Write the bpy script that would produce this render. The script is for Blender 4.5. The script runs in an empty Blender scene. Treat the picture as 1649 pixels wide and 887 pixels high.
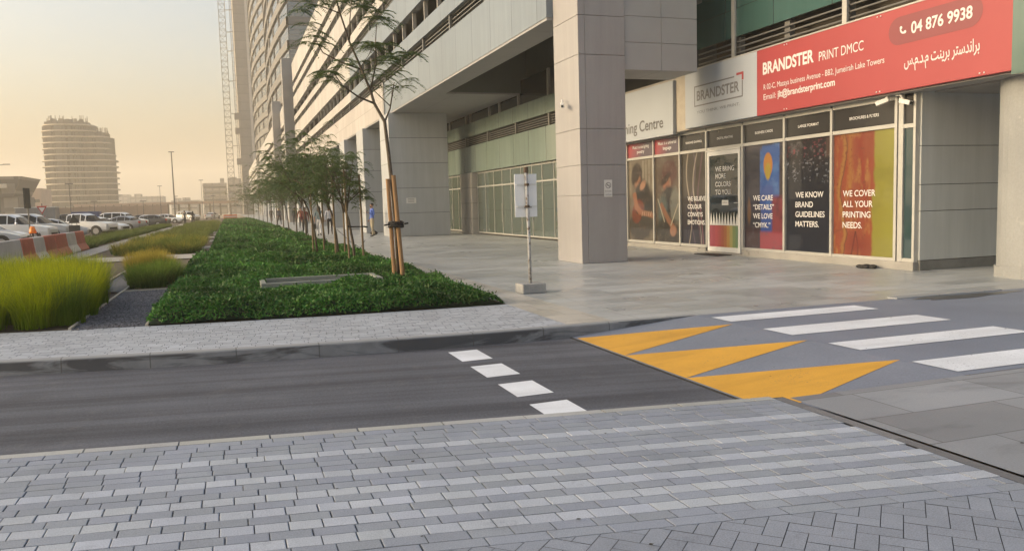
import bpy, math, random
import numpy as np
from mathutils import Vector, Matrix

SC = bpy.context.scene
COL = SC.collection
RAD = math.radians
random.seed(7)
RNG = np.random.default_rng(11)

# ------------------------------------------------------------------ camera, sky, sun, exposure
cam_d = bpy.data.cameras.new("camera")
cam = bpy.data.objects.new("camera", cam_d)
COL.objects.link(cam)
SC.camera = cam
cam_d.lens = 28.38
cam_d.sensor_width = 36.0
cam_d.clip_start = 0.1
cam_d.clip_end = 6000
EYE = 1.58


def camera_matrix():
    w, h, f = 1649.0, 887.0, 1300.0
    d1 = Vector((367 - w / 2, 340 - h / 2, f)).normalized()
    hz = Vector((1, -0.028, 0)).normalized()
    up = hz.cross(d1).normalized()
    if up.y > 0:
        up = -up
    xr = d1.cross(up).normalized()
    if xr.x < 0:
        xr = -xr
    rows = (xr, d1, up)                       # world axes seen from the camera (x right, y down, z ahead)
    m = Matrix.Identity(4)
    for i in range(3):
        m[i][0] = rows[i].x
        m[i][1] = -rows[i].y
        m[i][2] = -rows[i].z
    m.translation = Vector((0, 0, EYE))
    return m


cam.matrix_world = camera_matrix()

SUN_DIR = Vector((-0.955, 0.14, 0.20)).normalized()    # towards the sun
world = bpy.data.worlds.new("World")
SC.world = world
world.use_nodes = True
wn = world.node_tree
sky = wn.nodes.new("ShaderNodeTexSky")
sky.sky_type = 'NISHITA'
sky.sun_disc = False
sky.sun_elevation = math.asin(SUN_DIR.z)
sky.sun_rotation = math.atan2(SUN_DIR.x, SUN_DIR.y)
sky.altitude = 0
sky.air_density = 1.0
sky.dust_density = 8.0
sky.ozone_density = 1.0
wn.links.new(sky.outputs[0], wn.nodes["Background"].inputs[0])
wn.nodes["Background"].inputs[1].default_value = 0.15

sun_d = bpy.data.lights.new("sun", 'SUN')
sun_d.energy = 0.42
sun_d.angle = RAD(16)
sun_d.color = (1.0, 0.92, 0.82)
sun = bpy.data.objects.new("sun", sun_d)
COL.objects.link(sun)
sun.rotation_euler = SUN_DIR.to_track_quat('Z', 'Y').to_euler()
sun.location = (-60, 60, 80)

SC.view_settings.view_transform = 'Standard'
SC.view_settings.look = 'None'
SC.view_settings.exposure = 1.66
SC.view_settings.gamma = 1.0
SC.render.engine = 'CYCLES'
SC.cycles.volume_bounces = 4
SC.cycles.max_bounces = 8
HAZE_DENSITY = 0.00085


# ------------------------------------------------------------------ mesh helpers
class MB:
    """collects faces and links them as one mesh object"""

    def __init__(self):
        self.v, self.f, self.m = [], [], []

    def face(self, pts, m=0):
        n = len(self.v)
        self.v.extend([tuple(p) for p in pts])
        self.f.append(tuple(range(n, n + len(pts))))
        self.m.append(m)

    def box(self, x0, x1, y0, y1, z0, z1, m=0, M=None):
        p = [Vector((x, y, z)) for z in (z0, z1) for y in (y0, y1) for x in (x0, x1)]
        if M is not None:
            p = [M @ q for q in p]
        n = len(self.v)
        self.v.extend([tuple(q) for q in p])
        for a in ((0, 2, 3, 1), (4, 5, 7, 6), (0, 1, 5, 4), (2, 6, 7, 3), (0, 4, 6, 2), (1, 3, 7, 5)):
            self.f.append(tuple(n + i for i in a))
            self.m.append(m)

    def prism(self, poly, z0, z1, m=0, M=None):
        """poly: list of (x, y), counter-clockwise from above"""
        k = len(poly)
        p = [Vector((x, y, z)) for z in (z0, z1) for x, y in poly]
        if M is not None:
            p = [M @ q for q in p]
        n = len(self.v)
        self.v.extend([tuple(q) for q in p])
        self.f.append(tuple(n + i for i in reversed(range(k))))
        self.f.append(tuple(n + k + i for i in range(k)))
        self.m += [m, m]
        for i in range(k):
            j = (i + 1) % k
            self.f.append((n + i, n + j, n + k + j, n + k + i))
            self.m.append(m)

    def tube(self, pts, rad, seg=8, m=0, cap=True):
        pts = [Vector(p) for p in pts]
        if not hasattr(rad, '__len__'):
            rad = [rad] * len(pts)
        n = len(self.v)
        ref = None
        for i, p in enumerate(pts):
            d = (pts[min(i + 1, len(pts) - 1)] - pts[max(i - 1, 0)]).normalized()
            if ref is None:
                ref = d.orthogonal().normalized()
            ref = (ref - d * ref.dot(d)).normalized()
            b = d.cross(ref)
            for k in range(seg):
                a = 2 * math.pi * k / seg
                self.v.append(tuple(p + (ref * math.cos(a) + b * math.sin(a)) * rad[i]))
        for i in range(len(pts) - 1):
            for k in range(seg):
                k2 = (k + 1) % seg
                self.f.append((n + i * seg + k, n + i * seg + k2, n + (i + 1) * seg + k2, n + (i + 1) * seg + k))
                self.m.append(m)
        if cap:
            self.f.append(tuple(n + k for k in reversed(range(seg))))
            e = n + (len(pts) - 1) * seg
            self.f.append(tuple(e + k for k in range(seg)))
            self.m += [m, m]

    def ball(self, c, r, m=0, seg=10, rings=6, sq=(1, 1, 1)):
        c = Vector(c)
        n = len(self.v)
        for i in range(rings + 1):
            t = math.pi * i / rings
            for k in range(seg):
                a = 2 * math.pi * k / seg
                self.v.append((c.x + r * sq[0] * math.sin(t) * math.cos(a), c.y + r * sq[1] * math.sin(t) * math.sin(a), c.z + r * sq[2] * math.cos(t)))
        for i in range(rings):
            for k in range(seg):
                k2 = (k + 1) % seg
                self.f.append((n + i * seg + k, n + (i + 1) * seg + k, n + (i + 1) * seg + k2, n + i * seg + k2))
                self.m.append(m)

    def build(self, name, mat, parent=None, bevel=0, smooth=False, world_coords=True):
        off = WORLD.get(parent.name, Vector((0, 0, 0))) if (parent is not None and world_coords) else Vector((0, 0, 0))
        me = bpy.data.meshes.new(name)
        me.from_pydata([(x - off.x, y - off.y, z - off.z) for x, y, z in self.v], [], self.f)
        mats = mat if isinstance(mat, (list, tuple)) else [mat]
        for q in mats:
            me.materials.append(q)
        if len(mats) > 1:
            me.polygons.foreach_set('material_index', self.m)
        if smooth:
            me.polygons.foreach_set('use_smooth', [True] * len(self.f))
        me.update()
        return link(name, me, parent, bevel)


WORLD = {}        # world place of each parent, so that parts can be written in world coordinates


def link(name, me, parent=None, bevel=0):
    o = bpy.data.objects.new(name, me)
    COL.objects.link(o)
    if parent is not None:
        o.parent = parent
        WORLD[o.name] = WORLD.get(parent.name, Vector((0, 0, 0)))
    if bevel:
        b = o.modifiers.new("bevel", 'BEVEL')
        b.width = bevel
        b.segments = 2
        b.limit_method = 'ANGLE'
    return o


def arrays(name, verts, faces, mat, parent=None, cols=None, smooth=False):
    """mesh from numpy: verts (n,3), faces (m,4) or (m,3), cols (n,3) linear"""
    off = WORLD.get(parent.name, Vector((0, 0, 0))) if parent is not None else Vector((0, 0, 0))
    me = bpy.data.meshes.new(name)
    nv, (nf, k) = len(verts), faces.shape
    me.vertices.add(nv)
    me.vertices.foreach_set('co', (np.asarray(verts, np.float32) - np.array(off, np.float32)).ravel())
    me.loops.add(nf * k)
    me.loops.foreach_set('vertex_index', faces.astype(np.int32).ravel())
    me.polygons.add(nf)
    me.polygons.foreach_set('loop_start', np.arange(0, nf * k, k, dtype=np.int32))
    me.polygons.foreach_set('use_smooth', np.full(nf, bool(smooth)))
    me.materials.append(mat)
    me.update(calc_edges=True)
    if cols is not None:
        at = me.attributes.new('Col', 'FLOAT_COLOR', 'POINT')
        at.data.foreach_set('color', np.concatenate([cols, np.ones((nv, 1))], 1).astype(np.float32).ravel())
    return link(name, me, parent)


def tag(o, label, cat, group=None, kind=None):
    o['label'] = label
    o['category'] = cat
    if group:
        o['group'] = group
    if kind:
        o['kind'] = kind
    return o


def thing(name, label, cat, loc, group=None, rotz=0, local=False):
    o = bpy.data.objects.new(name, None)
    COL.objects.link(o)
    o.location = loc
    o.rotation_euler = (0, 0, rotz)
    o.empty_display_size = 0.2
    WORLD[o.name] = Vector((0, 0, 0)) if (rotz or local) else Vector(loc)
    return tag(o, label, cat, group)


def structure(o):
    o['kind'] = 'structure'
    return o


def lin(h):
    h = h.lstrip('#')
    c = [int(h[i:i + 2], 16) / 255 for i in (0, 2, 4)]
    return tuple(x / 12.92 if x <= 0.04045 else ((x + 0.055) / 1.055) ** 2.4 for x in c)


# ------------------------------------------------------------------ material helpers
def new_mat(name):
    m = bpy.data.materials.new(name)
    m.use_nodes = True
    return m, m.node_tree, m.node_tree.nodes['Principled BSDF']


class G:
    """tiny node-graph writer"""

    def __init__(self, nt):
        self.nt = nt

    def n(self, t, **kw):
        q = self.nt.nodes.new(t)
        for k, v in kw.items():
            setattr(q, k, v)
        return q

    def set(self, s, v):
        if hasattr(v, 'is_output') or isinstance(v, bpy.types.NodeSocket):
            self.nt.links.new(v, s)
        else:
            s.default_value = v

    def m(self, op, a, b=0.0, c=None):
        q = self.n('ShaderNodeMath', operation=op)
        self.set(q.inputs[0], a)
        self.set(q.inputs[1], b)
        if c is not None:
            self.set(q.inputs[2], c)
        return q.outputs[0]

    def pos(self, local=False):
        if local:
            return self.n('ShaderNodeTexCoord').outputs['Object']
        return self.n('ShaderNodeNewGeometry').outputs['Position']

    def xyz(self, v):
        q = self.n('ShaderNodeSeparateXYZ')
        self.nt.links.new(v, q.inputs[0])
        return q.outputs

    def comb(self, x, y, z):
        q = self.n('ShaderNodeCombineXYZ')
        for s, v in zip(q.inputs, (x, y, z)):
            self.set(s, v)
        return q.outputs[0]

    def noise(self, vec, scale, detail=4, rough=0.55, dist=0.0):
        q = self.n('ShaderNodeTexNoise')
        self.nt.links.new(vec, q.inputs['Vector'])
        q.inputs['Scale'].default_value = scale
        q.inputs['Detail'].default_value = detail
        q.inputs['Roughness'].default_value = rough
        q.inputs['Distortion'].default_value = dist
        return q.outputs['Fac']

    def scale(self, vec, s):
        q = self.n('ShaderNodeVectorMath', operation='MULTIPLY')
        self.nt.links.new(vec, q.inputs[0])
        q.inputs[1].default_value = s
        return q.outputs[0]

    def ramp(self, f, a, b, lo=0.0, hi=1.0):
        q = self.n('ShaderNodeMapRange')
        self.set(q.inputs[0], f)
        for i, v in enumerate((a, b, lo, hi)):
            q.inputs[i + 1].default_value = v
        return q.outputs[0]

    def mix(self, f, a, b, blend='MIX'):
        q = self.n('ShaderNodeMix', data_type='RGBA', blend_type=blend)
        self.set(q.inputs[0], f)
        for s, v in ((q.inputs[6], a), (q.inputs[7], b)):
            self.set(s, (*v, 1) if isinstance(v, tuple) else v)
        return q.outputs[2]

    def mul(self, col, f):
        """colour times a value"""
        q = self.n('ShaderNodeVectorMath', operation='SCALE')
        if isinstance(col, tuple):
            q.inputs[0].default_value = col
        else:
            self.nt.links.new(col, q.inputs[0])
        self.set(q.inputs['Scale'], f)
        return q.outputs[0]

    def bump(self, h, strength, dist=0.02):
        q = self.n('ShaderNodeBump')
        self.nt.links.new(h, q.inputs['Height'])
        q.inputs['Strength'].default_value = strength
        q.inputs['Distance'].default_value = dist
        return q.outputs[0]


def mat(name, color, rough=0.6, metal=0.0, var=0.12, scale=3.0, fine=None, bump=0.0, local=False, spec=0.5, dirt=None, stretch=None):
    """plain surface: base colour with soft weathering and optional fine grain"""
    m, nt, b = new_mat(name)
    g = G(nt)
    p = g.pos(local)
    if stretch:
        p = g.scale(p, stretch)
    f = g.noise(p, scale, 5)
    c = g.mul(color, g.ramp(f, 0.3, 0.7, 1 - var, 1 + var))
    if fine:
        f2 = g.noise(p, fine[0], 2)
        c = g.mul(c, g.ramp(f2, 0.3, 0.7, 1 - fine[1], 1 + fine[1]))
    if dirt:
        f3 = g.noise(p, dirt[0], 6, 0.7)
        c = g.mix(g.ramp(f3, dirt[1], dirt[1] + 0.12), c, dirt[2])
    nt.links.new(c, b.inputs['Base Color'])
    b.inputs['Roughness'].default_value = rough
    b.inputs['Metallic'].default_value = metal
    b.inputs['Specular IOR Level'].default_value = spec
    if bump:
        nt.links.new(g.bump(g.noise(p, fine[0] if fine else scale * 8, 3), bump), b.inputs['Normal'])
    return m


def clad(name, color, sp, off=(0, 0, 0), line=0.012, rough=0.45, var=0.05, streak=0.1, linecol=0.25, spec=0.5, speck=0.0):
    """panelled cladding: thin joints every sp metres on the axes given, panel to panel tone, water streaks"""
    m, nt, b = new_mat(name)
    g = G(nt)
    p = g.pos()
    ax = g.xyz(p)
    mask, cells = None, []
    for i in range(3):
        if not sp[i]:
            cells.append(0.0)
            continue
        t = g.m('DIVIDE', g.m('SUBTRACT', ax[i], off[i]), sp[i])
        cells.append(g.m('FLOOR', t))
        d = g.m('ABSOLUTE', g.m('SUBTRACT', g.m('FRACT', t), 0.5))
        k = g.m('GREATER_THAN', d, 0.5 - line / sp[i])
        mask = k if mask is None else g.m('MAXIMUM', mask, k)
    wn_ = g.n('ShaderNodeTexWhiteNoise')
    nt.links.new(g.comb(*cells), wn_.inputs['Vector'])
    tone = g.ramp(wn_.outputs['Value'], 0, 1, 1 - var, 1 + var)
    c = g.mul(color, tone)
    st = g.noise(g.scale(p, (2.2, 2.2, 0.16)), 1.6, 5, 0.65)
    c = g.mul(c, g.ramp(st, 0.3, 0.75, 1 + streak * 0.4, 1 - streak))
    big = g.noise(p, 0.5, 3)
    c = g.mul(c, g.ramp(big, 0.3, 0.7, 0.94, 1.06))
    if speck:
        c = g.mul(c, g.ramp(g.noise(p, 90, 2), 0.3, 0.7, 1 - speck, 1 + speck))
    if mask is not None:
        c = g.mix(mask, c, tuple(x * linecol for x in color))
        nt.links.new(g.bump(g.m('SUBTRACT', 1.0, mask), 0.5, 0.01), b.inputs['Normal'])
    nt.links.new(c, b.inputs['Base Color'])
    b.inputs['Roughness'].default_value = rough
    b.inputs['Specular IOR Level'].default_value = spec
    return m


def vcol(name, rough=0.6, fine=0.0, coat=0.0, trans=0.0, spec=0.4, fscale=120):
    m, nt, b = new_mat(name)
    g = G(nt)
    at = g.n('ShaderNodeAttribute', attribute_name='Col')
    c = at.outputs['Color']
    if fine:
        p = g.pos()
        c = g.mul(c, g.ramp(g.noise(p, fscale, 3, 0.7), 0.3, 0.7, 1 - fine, 1 + fine))
        c = g.mul(c, g.ramp(g.noise(p, 1.3, 5, 0.65), 0.3, 0.7, 0.87, 1.10))
        c = g.mul(c, g.ramp(g.noise(p, 4.0, 6, 0.75, 0.5), 0.58, 0.72, 1.0, 0.80))
    nt.links.new(c, b.inputs['Base Color'])
    b.inputs['Roughness'].default_value = rough
    b.inputs['Coat Weight'].default_value = coat
    b.inputs['Coat Roughness'].default_value = 0.04
    b.inputs['Specular IOR Level'].default_value = spec
    if trans:
        t = g.n('ShaderNodeBsdfTranslucent')
        nt.links.new(g.mul(c, 1.3), t.inputs[0])
        mx = g.n('ShaderNodeMixShader')
        mx.inputs[0].default_value = trans
        nt.links.new(b.outputs[0], mx.inputs[1])
        nt.links.new(t.outputs[0], mx.inputs[2])
        nt.links.new(mx.outputs[0], nt.nodes['Material Output'].inputs[0])
    return m


def glass_mat(name, color, rough=0.03, ior=2.0, wav=0.0):
    """dark reflective window glass"""
    m, nt, b = new_mat(name)
    g = G(nt)
    b.inputs['Base Color'].default_value = (*color, 1)
    b.inputs['Roughness'].default_value = rough
    b.inputs['IOR'].default_value = ior
    if wav:
        nt.links.new(g.bump(g.noise(g.pos(), 0.9, 2), wav, 0.05), b.inputs['Normal'])
    return m


M_STEEL = mat('aluminium frame', (0.42, 0.42, 0.40), 0.4, 0.3, 0.06, 4)
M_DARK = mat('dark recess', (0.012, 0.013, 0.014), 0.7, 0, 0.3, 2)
M_WHITE = mat('white paint', (0.62, 0.62, 0.60), 0.5, 0, 0.05, 3)
M_BLACK = mat('black rubber', (0.012, 0.012, 0.013), 0.7, 0, 0.2, 5)
M_WHITE_TXT = mat('white lettering', (0.58, 0.58, 0.58), 0.5, 0, 0.03, 4)
M_GREY_TXT = mat('grey lettering', (0.16, 0.16, 0.17), 0.5, 0, 0.03, 4)

# ------------------------------------------------------------------ writing
FWD = {}


def txt(body, o, r, u, cap, mat_, parent, width=None, bold=0.0, name='lettering', align='L', depth=0.0):
    """flat lettering whose baseline starts at o, running along r, standing up along u"""
    c = bpy.data.curves.new('t', 'FONT')
    c.body = body
    c.size = 1.0
    c.offset = bold
    t = bpy.data.objects.new('t', c)
    COL.objects.link(t)
    dg = bpy.context.evaluated_depsgraph_get()
    me = bpy.data.meshes.new_from_object(t.evaluated_get(dg))
    bpy.data.objects.remove(t)
    bpy.data.curves.remove(c)
    co = np.empty(len(me.vertices) * 3, np.float32)
    me.vertices.foreach_get('co', co)
    co = co.reshape(-1, 3)
    k = cap / 0.69
    kx = k
    x0, x1 = co[:, 0].min(), co[:, 0].max()
    if width:
        kx = width / (x1 - x0)
    xs = (co[:, 0] - x0) * kx
    if align == 'C':
        xs = xs - (x1 - x0) * kx / 2
    o, r, u = np.array(o, float), np.array(r, float), np.array(u, float)
    off = np.array(WORLD.get(parent.name, (0, 0, 0)))
    p = o + xs[:, None] * r + (co[:, 1] * k)[:, None] * u - off
    me.vertices.foreach_set('co', p.astype(np.float32).ravel())
    me.materials.clear()
    me.materials.append(mat_)
    me.update()
    me.name = name
    return link(name, me, parent)


# ------------------------------------------------------------------ painted artwork for the flat posters
def vnoise(u, v, nx, ny, seed):
    r = np.random.default_rng(seed).random((ny + 2, nx + 2))
    x, y = np.clip(u, 0, 1) * nx, np.clip(v, 0, 1) * ny
    i, j = np.floor(x).astype(int), np.floor(y).astype(int)
    a, b = x - i, y - j
    a, b = a * a * (3 - 2 * a), b * b * (3 - 2 * b)
    return (r[j, i] * (1 - a) + r[j, i + 1] * a) * (1 - b) + (r[j + 1, i] * (1 - a) + r[j + 1, i + 1] * a) * b


def fbm(u, v, nx, ny, seed, o=4):
    s, k, t = 0, 1.0, 0
    for i in range(o):
        s = s + k * vnoise(u, v, nx * 2 ** i, ny * 2 ** i, seed + i)
        t += k
        k *= 0.55
    return s / t


class Paint:
    def __init__(self, u, v, base):
        self.u, self.v = u, v
        self.c = np.ones(u.shape + (3,)) * np.array(lin(base))

    def lay(self, mask, col):
        k = np.clip(mask, 0, 1)[..., None]
        self.c = self.c * (1 - k) + np.array(lin(col)) * k

    def ell(self, x, y, rx, ry, col, soft=0.25, rot=0, wob=0.0, seed=1):
        dx, dy = self.u - x, (self.v - y)
        ca, sa = math.cos(rot), math.sin(rot)
        d = np.sqrt(((dx * ca + dy * sa) / rx) ** 2 + ((-dx * sa + dy * ca) / ry) ** 2)
        if wob:
            d = d + wob * (fbm(self.u, self.v, 6, 10, seed) - 0.5)
        self.lay((1 - d) / soft + 0.5, col)

    def line(self, pts, w, col, soft=0.5):
        best = np.full(self.u.shape, 9.0)
        for (x0, y0), (x1, y1) in zip(pts, pts[1:]):
            dx, dy = x1 - x0, y1 - y0
            t = np.clip(((self.u - x0) * dx + (self.v - y0) * dy) / (dx * dx + dy * dy + 1e-9), 0, 1)
            best = np.minimum(best, np.hypot(self.u - x0 - t * dx, (self.v - y0 - t * dy) * 1.6))
        self.lay((1 - best / w) / soft + 0.5, col)

    def rect(self, x0, x1, y0, y1, col, soft=0.015):
        m = np.minimum(np.minimum(self.u - x0, x1 - self.u), np.minimum(self.v - y0, y1 - self.v))
        self.lay(m / soft + 0.5, col)


def poster(name, X, ya, yb, z0, z1, fn, mat_, parent, nx=110, ny=190):
    """a picture on the shop front facing the street: ya is the reader's left edge"""
    u, v = np.meshgrid(np.linspace(0, 1, nx), np.linspace(0, 1, ny))
    c = np.clip(fn(u, v), 0, 1)
    vert = np.stack([np.full(u.shape, X), ya + (yb - ya) * u, z0 + (z1 - z0) * v], -1).reshape(-1, 3)
    i, j = np.meshgrid(np.arange(nx - 1), np.arange(ny - 1))
    a = (j * nx + i).ravel()
    faces = np.stack([a, a + 1, a + nx + 1, a + nx], 1)
    return arrays(name, vert, faces, mat_, parent, c.reshape(-1, 3))


# ------------------------------------------------------------------ ground lines (all metres; x across the street front, y away)
def y_near(x):
    return 5.885 - 0.155 * x


def quad_line(x, c, a):
    if x > 4:
        return c
    if x > -4:
        return c + a * (4 - x) ** 2
    return c + a * 64 - 16 * a * (x + 4)


def y_kerb(x):
    return quad_line(x, 9.42, 0.0173)


def y_lawn(x):
    return quad_line(x, 11.95, 0.0145)


XJ = 4.06          # paving joint / start of the ramp
ROAD_Z = -0.155


def strip(name, xs, fa, fb, za, zb, mat_, parent=None, kind='structure'):
    """sheet between two lines given as functions of x"""
    mb = MB()
    for x0, x1 in zip(xs, xs[1:]):
        mb.face([(x0, fa(x0), za), (x1, fa(x1), za), (x1, fb(x1), zb), (x0, fb(x0), zb)])
    o = mb.build(name, mat_, parent)
    if kind and parent is None:
        o['kind'] = kind
    return o


def sheet(name, x0, x1, y0, y1, z, mat_, kind='structure'):
    mb = MB()
    mb.face([(x0, y0, z), (x1, y0, z), (x1, y1, z), (x0, y1, z)])
    o = mb.build(name, mat_)
    o['kind'] = kind
    return o


# asphalt with long tyre streaks
def asphalt(name, base, streak=True):
    m, nt, b = new_mat(name)
    g = G(nt)
    p = g.pos()
    ax = g.xyz(p)
    v = g.m('ADD', ax[1], g.m('MULTIPLY', ax[0], 0.17))
    c = g.mul(base, g.ramp(g.noise(p, 160, 2, 0.7), 0.25, 0.75, 0.72, 1.28))
    c = g.mul(c, g.ramp(g.noise(p, 0.9, 4), 0.3, 0.7, 0.9, 1.1))
    if streak:
        s = g.noise(g.comb(g.m('MULTIPLY', ax[0], 0.05), g.m('MULTIPLY', v, 1.5), 0.0), 1.6, 3, 0.6)
        c = g.mul(c, g.ramp(s, 0.36, 0.64, 0.70, 1.22))
        pt = g.noise(p, 0.45, 5, 0.65, 0.6)
        c = g.mul(c, g.ramp(pt, 0.52, 0.7, 1.0, 0.78))
        s2 = g.noise(g.comb(g.m('MULTIPLY', ax[0], 0.12), g.m('MULTIPLY', v, 9.0), 3.0), 1.0, 2, 0.6)
        c = g.mul(c, g.ramp(s2, 0.35, 0.65, 0.95, 1.04))
        c = g.mul(c, g.ramp(g.noise(p, 45, 3, 0.8), 0.3, 0.7, 0.74, 1.30))
        dust = g.noise(p, 2.6, 6, 0.75)
        c = g.mix(g.m('MULTIPLY', g.ramp(dust, 0.56, 0.72), 0.22), c, (0.21, 0.2, 0.19))
    nt.links.new(c, b.inputs['Base Color'])
    b.inputs['Roughness'].default_value = 0.85
    b.inputs['Specular IOR Level'].default_value = 0.25
    nt.links.new(g.bump(g.noise(p, 220, 2), 0.35, 0.01), b.inputs['Normal'])
    return m


M_ROAD = asphalt('road asphalt', (0.090, 0.096, 0.116))
M_LOT = asphalt('parking asphalt', (0.16, 0.15, 0.135), False)
M_SAND = mat('sandy ground', (0.34, 0.27, 0.19), 0.9, 0, 0.2, 0.05, (3, 0.1))
M_SOIL = mat('planting soil', (0.10, 0.075, 0.05), 0.95, 0, 0.3, 2, (40, 0.3), 0.4)
M_SLAB = mat('pale concrete path', (0.40, 0.37, 0.33), 0.8, 0, 0.12, 0.8, (30, 0.1))

# bottom sheet to the horizon
sheet('ground', -1680, 1680, -1180, 2180, -0.22, M_SAND)
road = strip('road', [-60, -30, -12, -6, -4, -2, 0, 2, 4, XJ], lambda x: y_near(x) - 0.1, y_kerb, ROAD_Z, ROAD_Z, M_ROAD)
sheet('parking_lot', -60, -7.6, 30, 260, -0.06, M_LOT)

# ramp and raised table
M_RAMP = mat('grey coated asphalt', (0.165, 0.192, 0.250), 0.6, 0, 0.09, 0.9, (48, 0.13), 0.08, dirt=(0.7, 0.66, (0.15, 0.15, 0.155)))


def road_paint(name, col, under):
    m, nt, b = new_mat(name)
    g = G(nt)
    p = g.pos()
    c = g.mul(col, g.ramp(g.noise(p, 1.3, 5, 0.6), 0.3, 0.7, 0.86, 1.08))
    tyre = g.noise(g.scale(p, (0.35, 2.6, 1)), 1.2, 4, 0.6, 0.3)
    c = g.mix(g.m('MULTIPLY', g.ramp(tyre, 0.5, 0.68), 0.30), c, tuple(0.55 * x for x in col))
    chip = g.m('MULTIPLY', g.ramp(g.noise(p, 34, 5, 0.75), 0.57, 0.64), g.ramp(g.noise(p, 1.9, 4, 0.6), 0.42, 0.62))
    c = g.mix(g.m('MULTIPLY', chip, 0.75), c, under)
    c = g.mul(c, g.ramp(g.noise(p, 120, 2), 0.3, 0.7, 0.92, 1.06))
    nt.links.new(c, b.inputs['Base Color'])
    b.inputs['Roughness'].default_value = 0.6
    return m


M_YEL = road_paint('yellow road paint', (0.60, 0.325, 0.04), (0.20, 0.16, 0.10))
M_BAR = road_paint('white road paint', (0.70, 0.74, 0.80), (0.20, 0.22, 0.26))
RX0, RX1 = 4.07, 5.9
rb = MB()
rb.face([(RX0, y_near(RX0) - 0.35, -0.147), (RX1, 5.0, 0.0), (RX1, 9.42, 0.0), (RX0, 9.42, -0.147)])
rb.face([(RX0, y_near(RX0) - 0.35, ROAD_Z - 0.02), (RX0, y_near(RX0) - 0.35, -0.147), (RX0, 9.42, -0.147), (RX0, 9.42, ROAD_Z - 0.02)])
rb.face([(RX1, 5.18, 0.0), (45, 5.35, 0.0), (45, 9.42, 0.0), (RX1, 9.42, 0.0)])
table = structure(rb.build('speed_table', M_RAMP))
tj = MB()
tj.box(RX0 - 0.035, RX0 - 0.004, 5.3, 9.4, ROAD_Z - 0.01, ROAD_Z + 0.006)
tj.build('joint_strip', M_BLACK, table)


def ramp_z(x):
    return -0.147 + 0.147 * min(1, max(0, (x - RX0) / (RX1 - RX0)))


for (ya, yb, yt, xt) in ((9.28, 7.99, 8.53, 5.87), (7.985, 6.70, 7.17, 5.89), (6.695, 5.30, 5.92, 5.93)):
    mb = MB()
    e = 0.003
    P = [(RX0 + 0.01, ya), (RX0 + 0.01, yb), (xt, yt)]
    n = 6
    for k in range(n):
        t0, t1 = k / n, (k + 1) / n
        q = []
        for (A, t) in ((P[0], t0), (P[1], t0), (P[1], t1), (P[0], t1)):
            x = A[0] + (P[2][0] - A[0]) * t
            y = A[1] + (P[2][1] - A[1]) * t
            q.append((x, y, ramp_z(x) + e))
        mb.face(q[:2] + q[2:])
    mb.build('ramp_arrow', M_YEL, table)
for ya, yb in ((8.69, 9.13), (7.51, 8.03), (6.46, 6.92), (5.30, 5.80)):
    mb = MB()
    mb.face([(5.96, ya, 0.005), (8.32, ya, 0.005), (8.30, yb, 0.005), (5.95, yb, 0.005)])
    mb.build('crossing_bar', M_BAR, table)
for (ya, yb) in ((8.53, 9.15), (7.62, 8.22), (6.72, 7.28), (5.86, 6.42)):
    mb = MB()
    z = ROAD_Z + 0.004
    mb.face([(2.36, ya, z), (2.72, ya + 0.02, z), (2.72, yb + 0.02, z), (2.36, yb, z)])
    mb.build('stop_dash', M_BAR, road)

# plaza of polished granite
def granite(name, base, tile, off, rough0, rough1, var, dark=0.75):
    m, nt, b = new_mat(name)
    g = G(nt)
    p = g.pos()
    ax = g.xyz(p)
    ty = g.m('DIVIDE', g.m('SUBTRACT', ax[1], off[1]), tile[1])
    row = g.m('FLOOR', ty)
    wr = g.n('ShaderNodeTexWhiteNoise', noise_dimensions='1D')
    nt.links.new(row, wr.inputs['W'])
    tx = g.m('ADD', g.m('DIVIDE', g.m('SUBTRACT', ax[0], off[0]), tile[0]), g.m('MULTIPLY', wr.outputs['Value'], 1.0))
    wn_ = g.n('ShaderNodeTexWhiteNoise')
    nt.links.new(g.comb(g.m('FLOOR', tx), row, 0.0), wn_.inputs['Vector'])
    r = wn_.outputs['Value']
    c = g.mul(base, g.ramp(r, 0, 1, 1 - var, 1 + var))
    c = g.mul(c, g.ramp(g.noise(p, 0.35, 5, 0.6), 0.3, 0.7, 0.82, 1.14))
    c = g.mul(c, g.ramp(g.noise(p, 70, 3), 0.3, 0.7, 0.93, 1.07))
    st = g.noise(g.scale(p, (0.45, 1.5, 1)), 1.5, 5, 0.65, 0.4)
    c = g.mul(c, g.ramp(st, 0.55, 0.75, 1.0, dark))
    l1 = g.m('GREATER_THAN', g.m('ABSOLUTE', g.m('SUBTRACT', g.m('FRACT', tx), 0.5)), 0.5 - 0.006 / tile[0])
    l2 = g.m('GREATER_THAN', g.m('ABSOLUTE', g.m('SUBTRACT', g.m('FRACT', ty), 0.5)), 0.5 - 0.006 / tile[1])
    ln = g.m('MAXIMUM', l1, l2)
    c = g.mix(g.m('MULTIPLY', ln, 0.75), c, tuple(x * 0.35 for x in base))
    nt.links.new(c, b.inputs['Base Color'])
    rr = g.m('ADD', g.ramp(r, 0, 1, rough0, rough1), g.ramp(g.noise(p, 0.8, 4), 0.3, 0.7, -0.08, 0.08))
    nt.links.new(rr, b.inputs['Roughness'])
    return m


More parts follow.
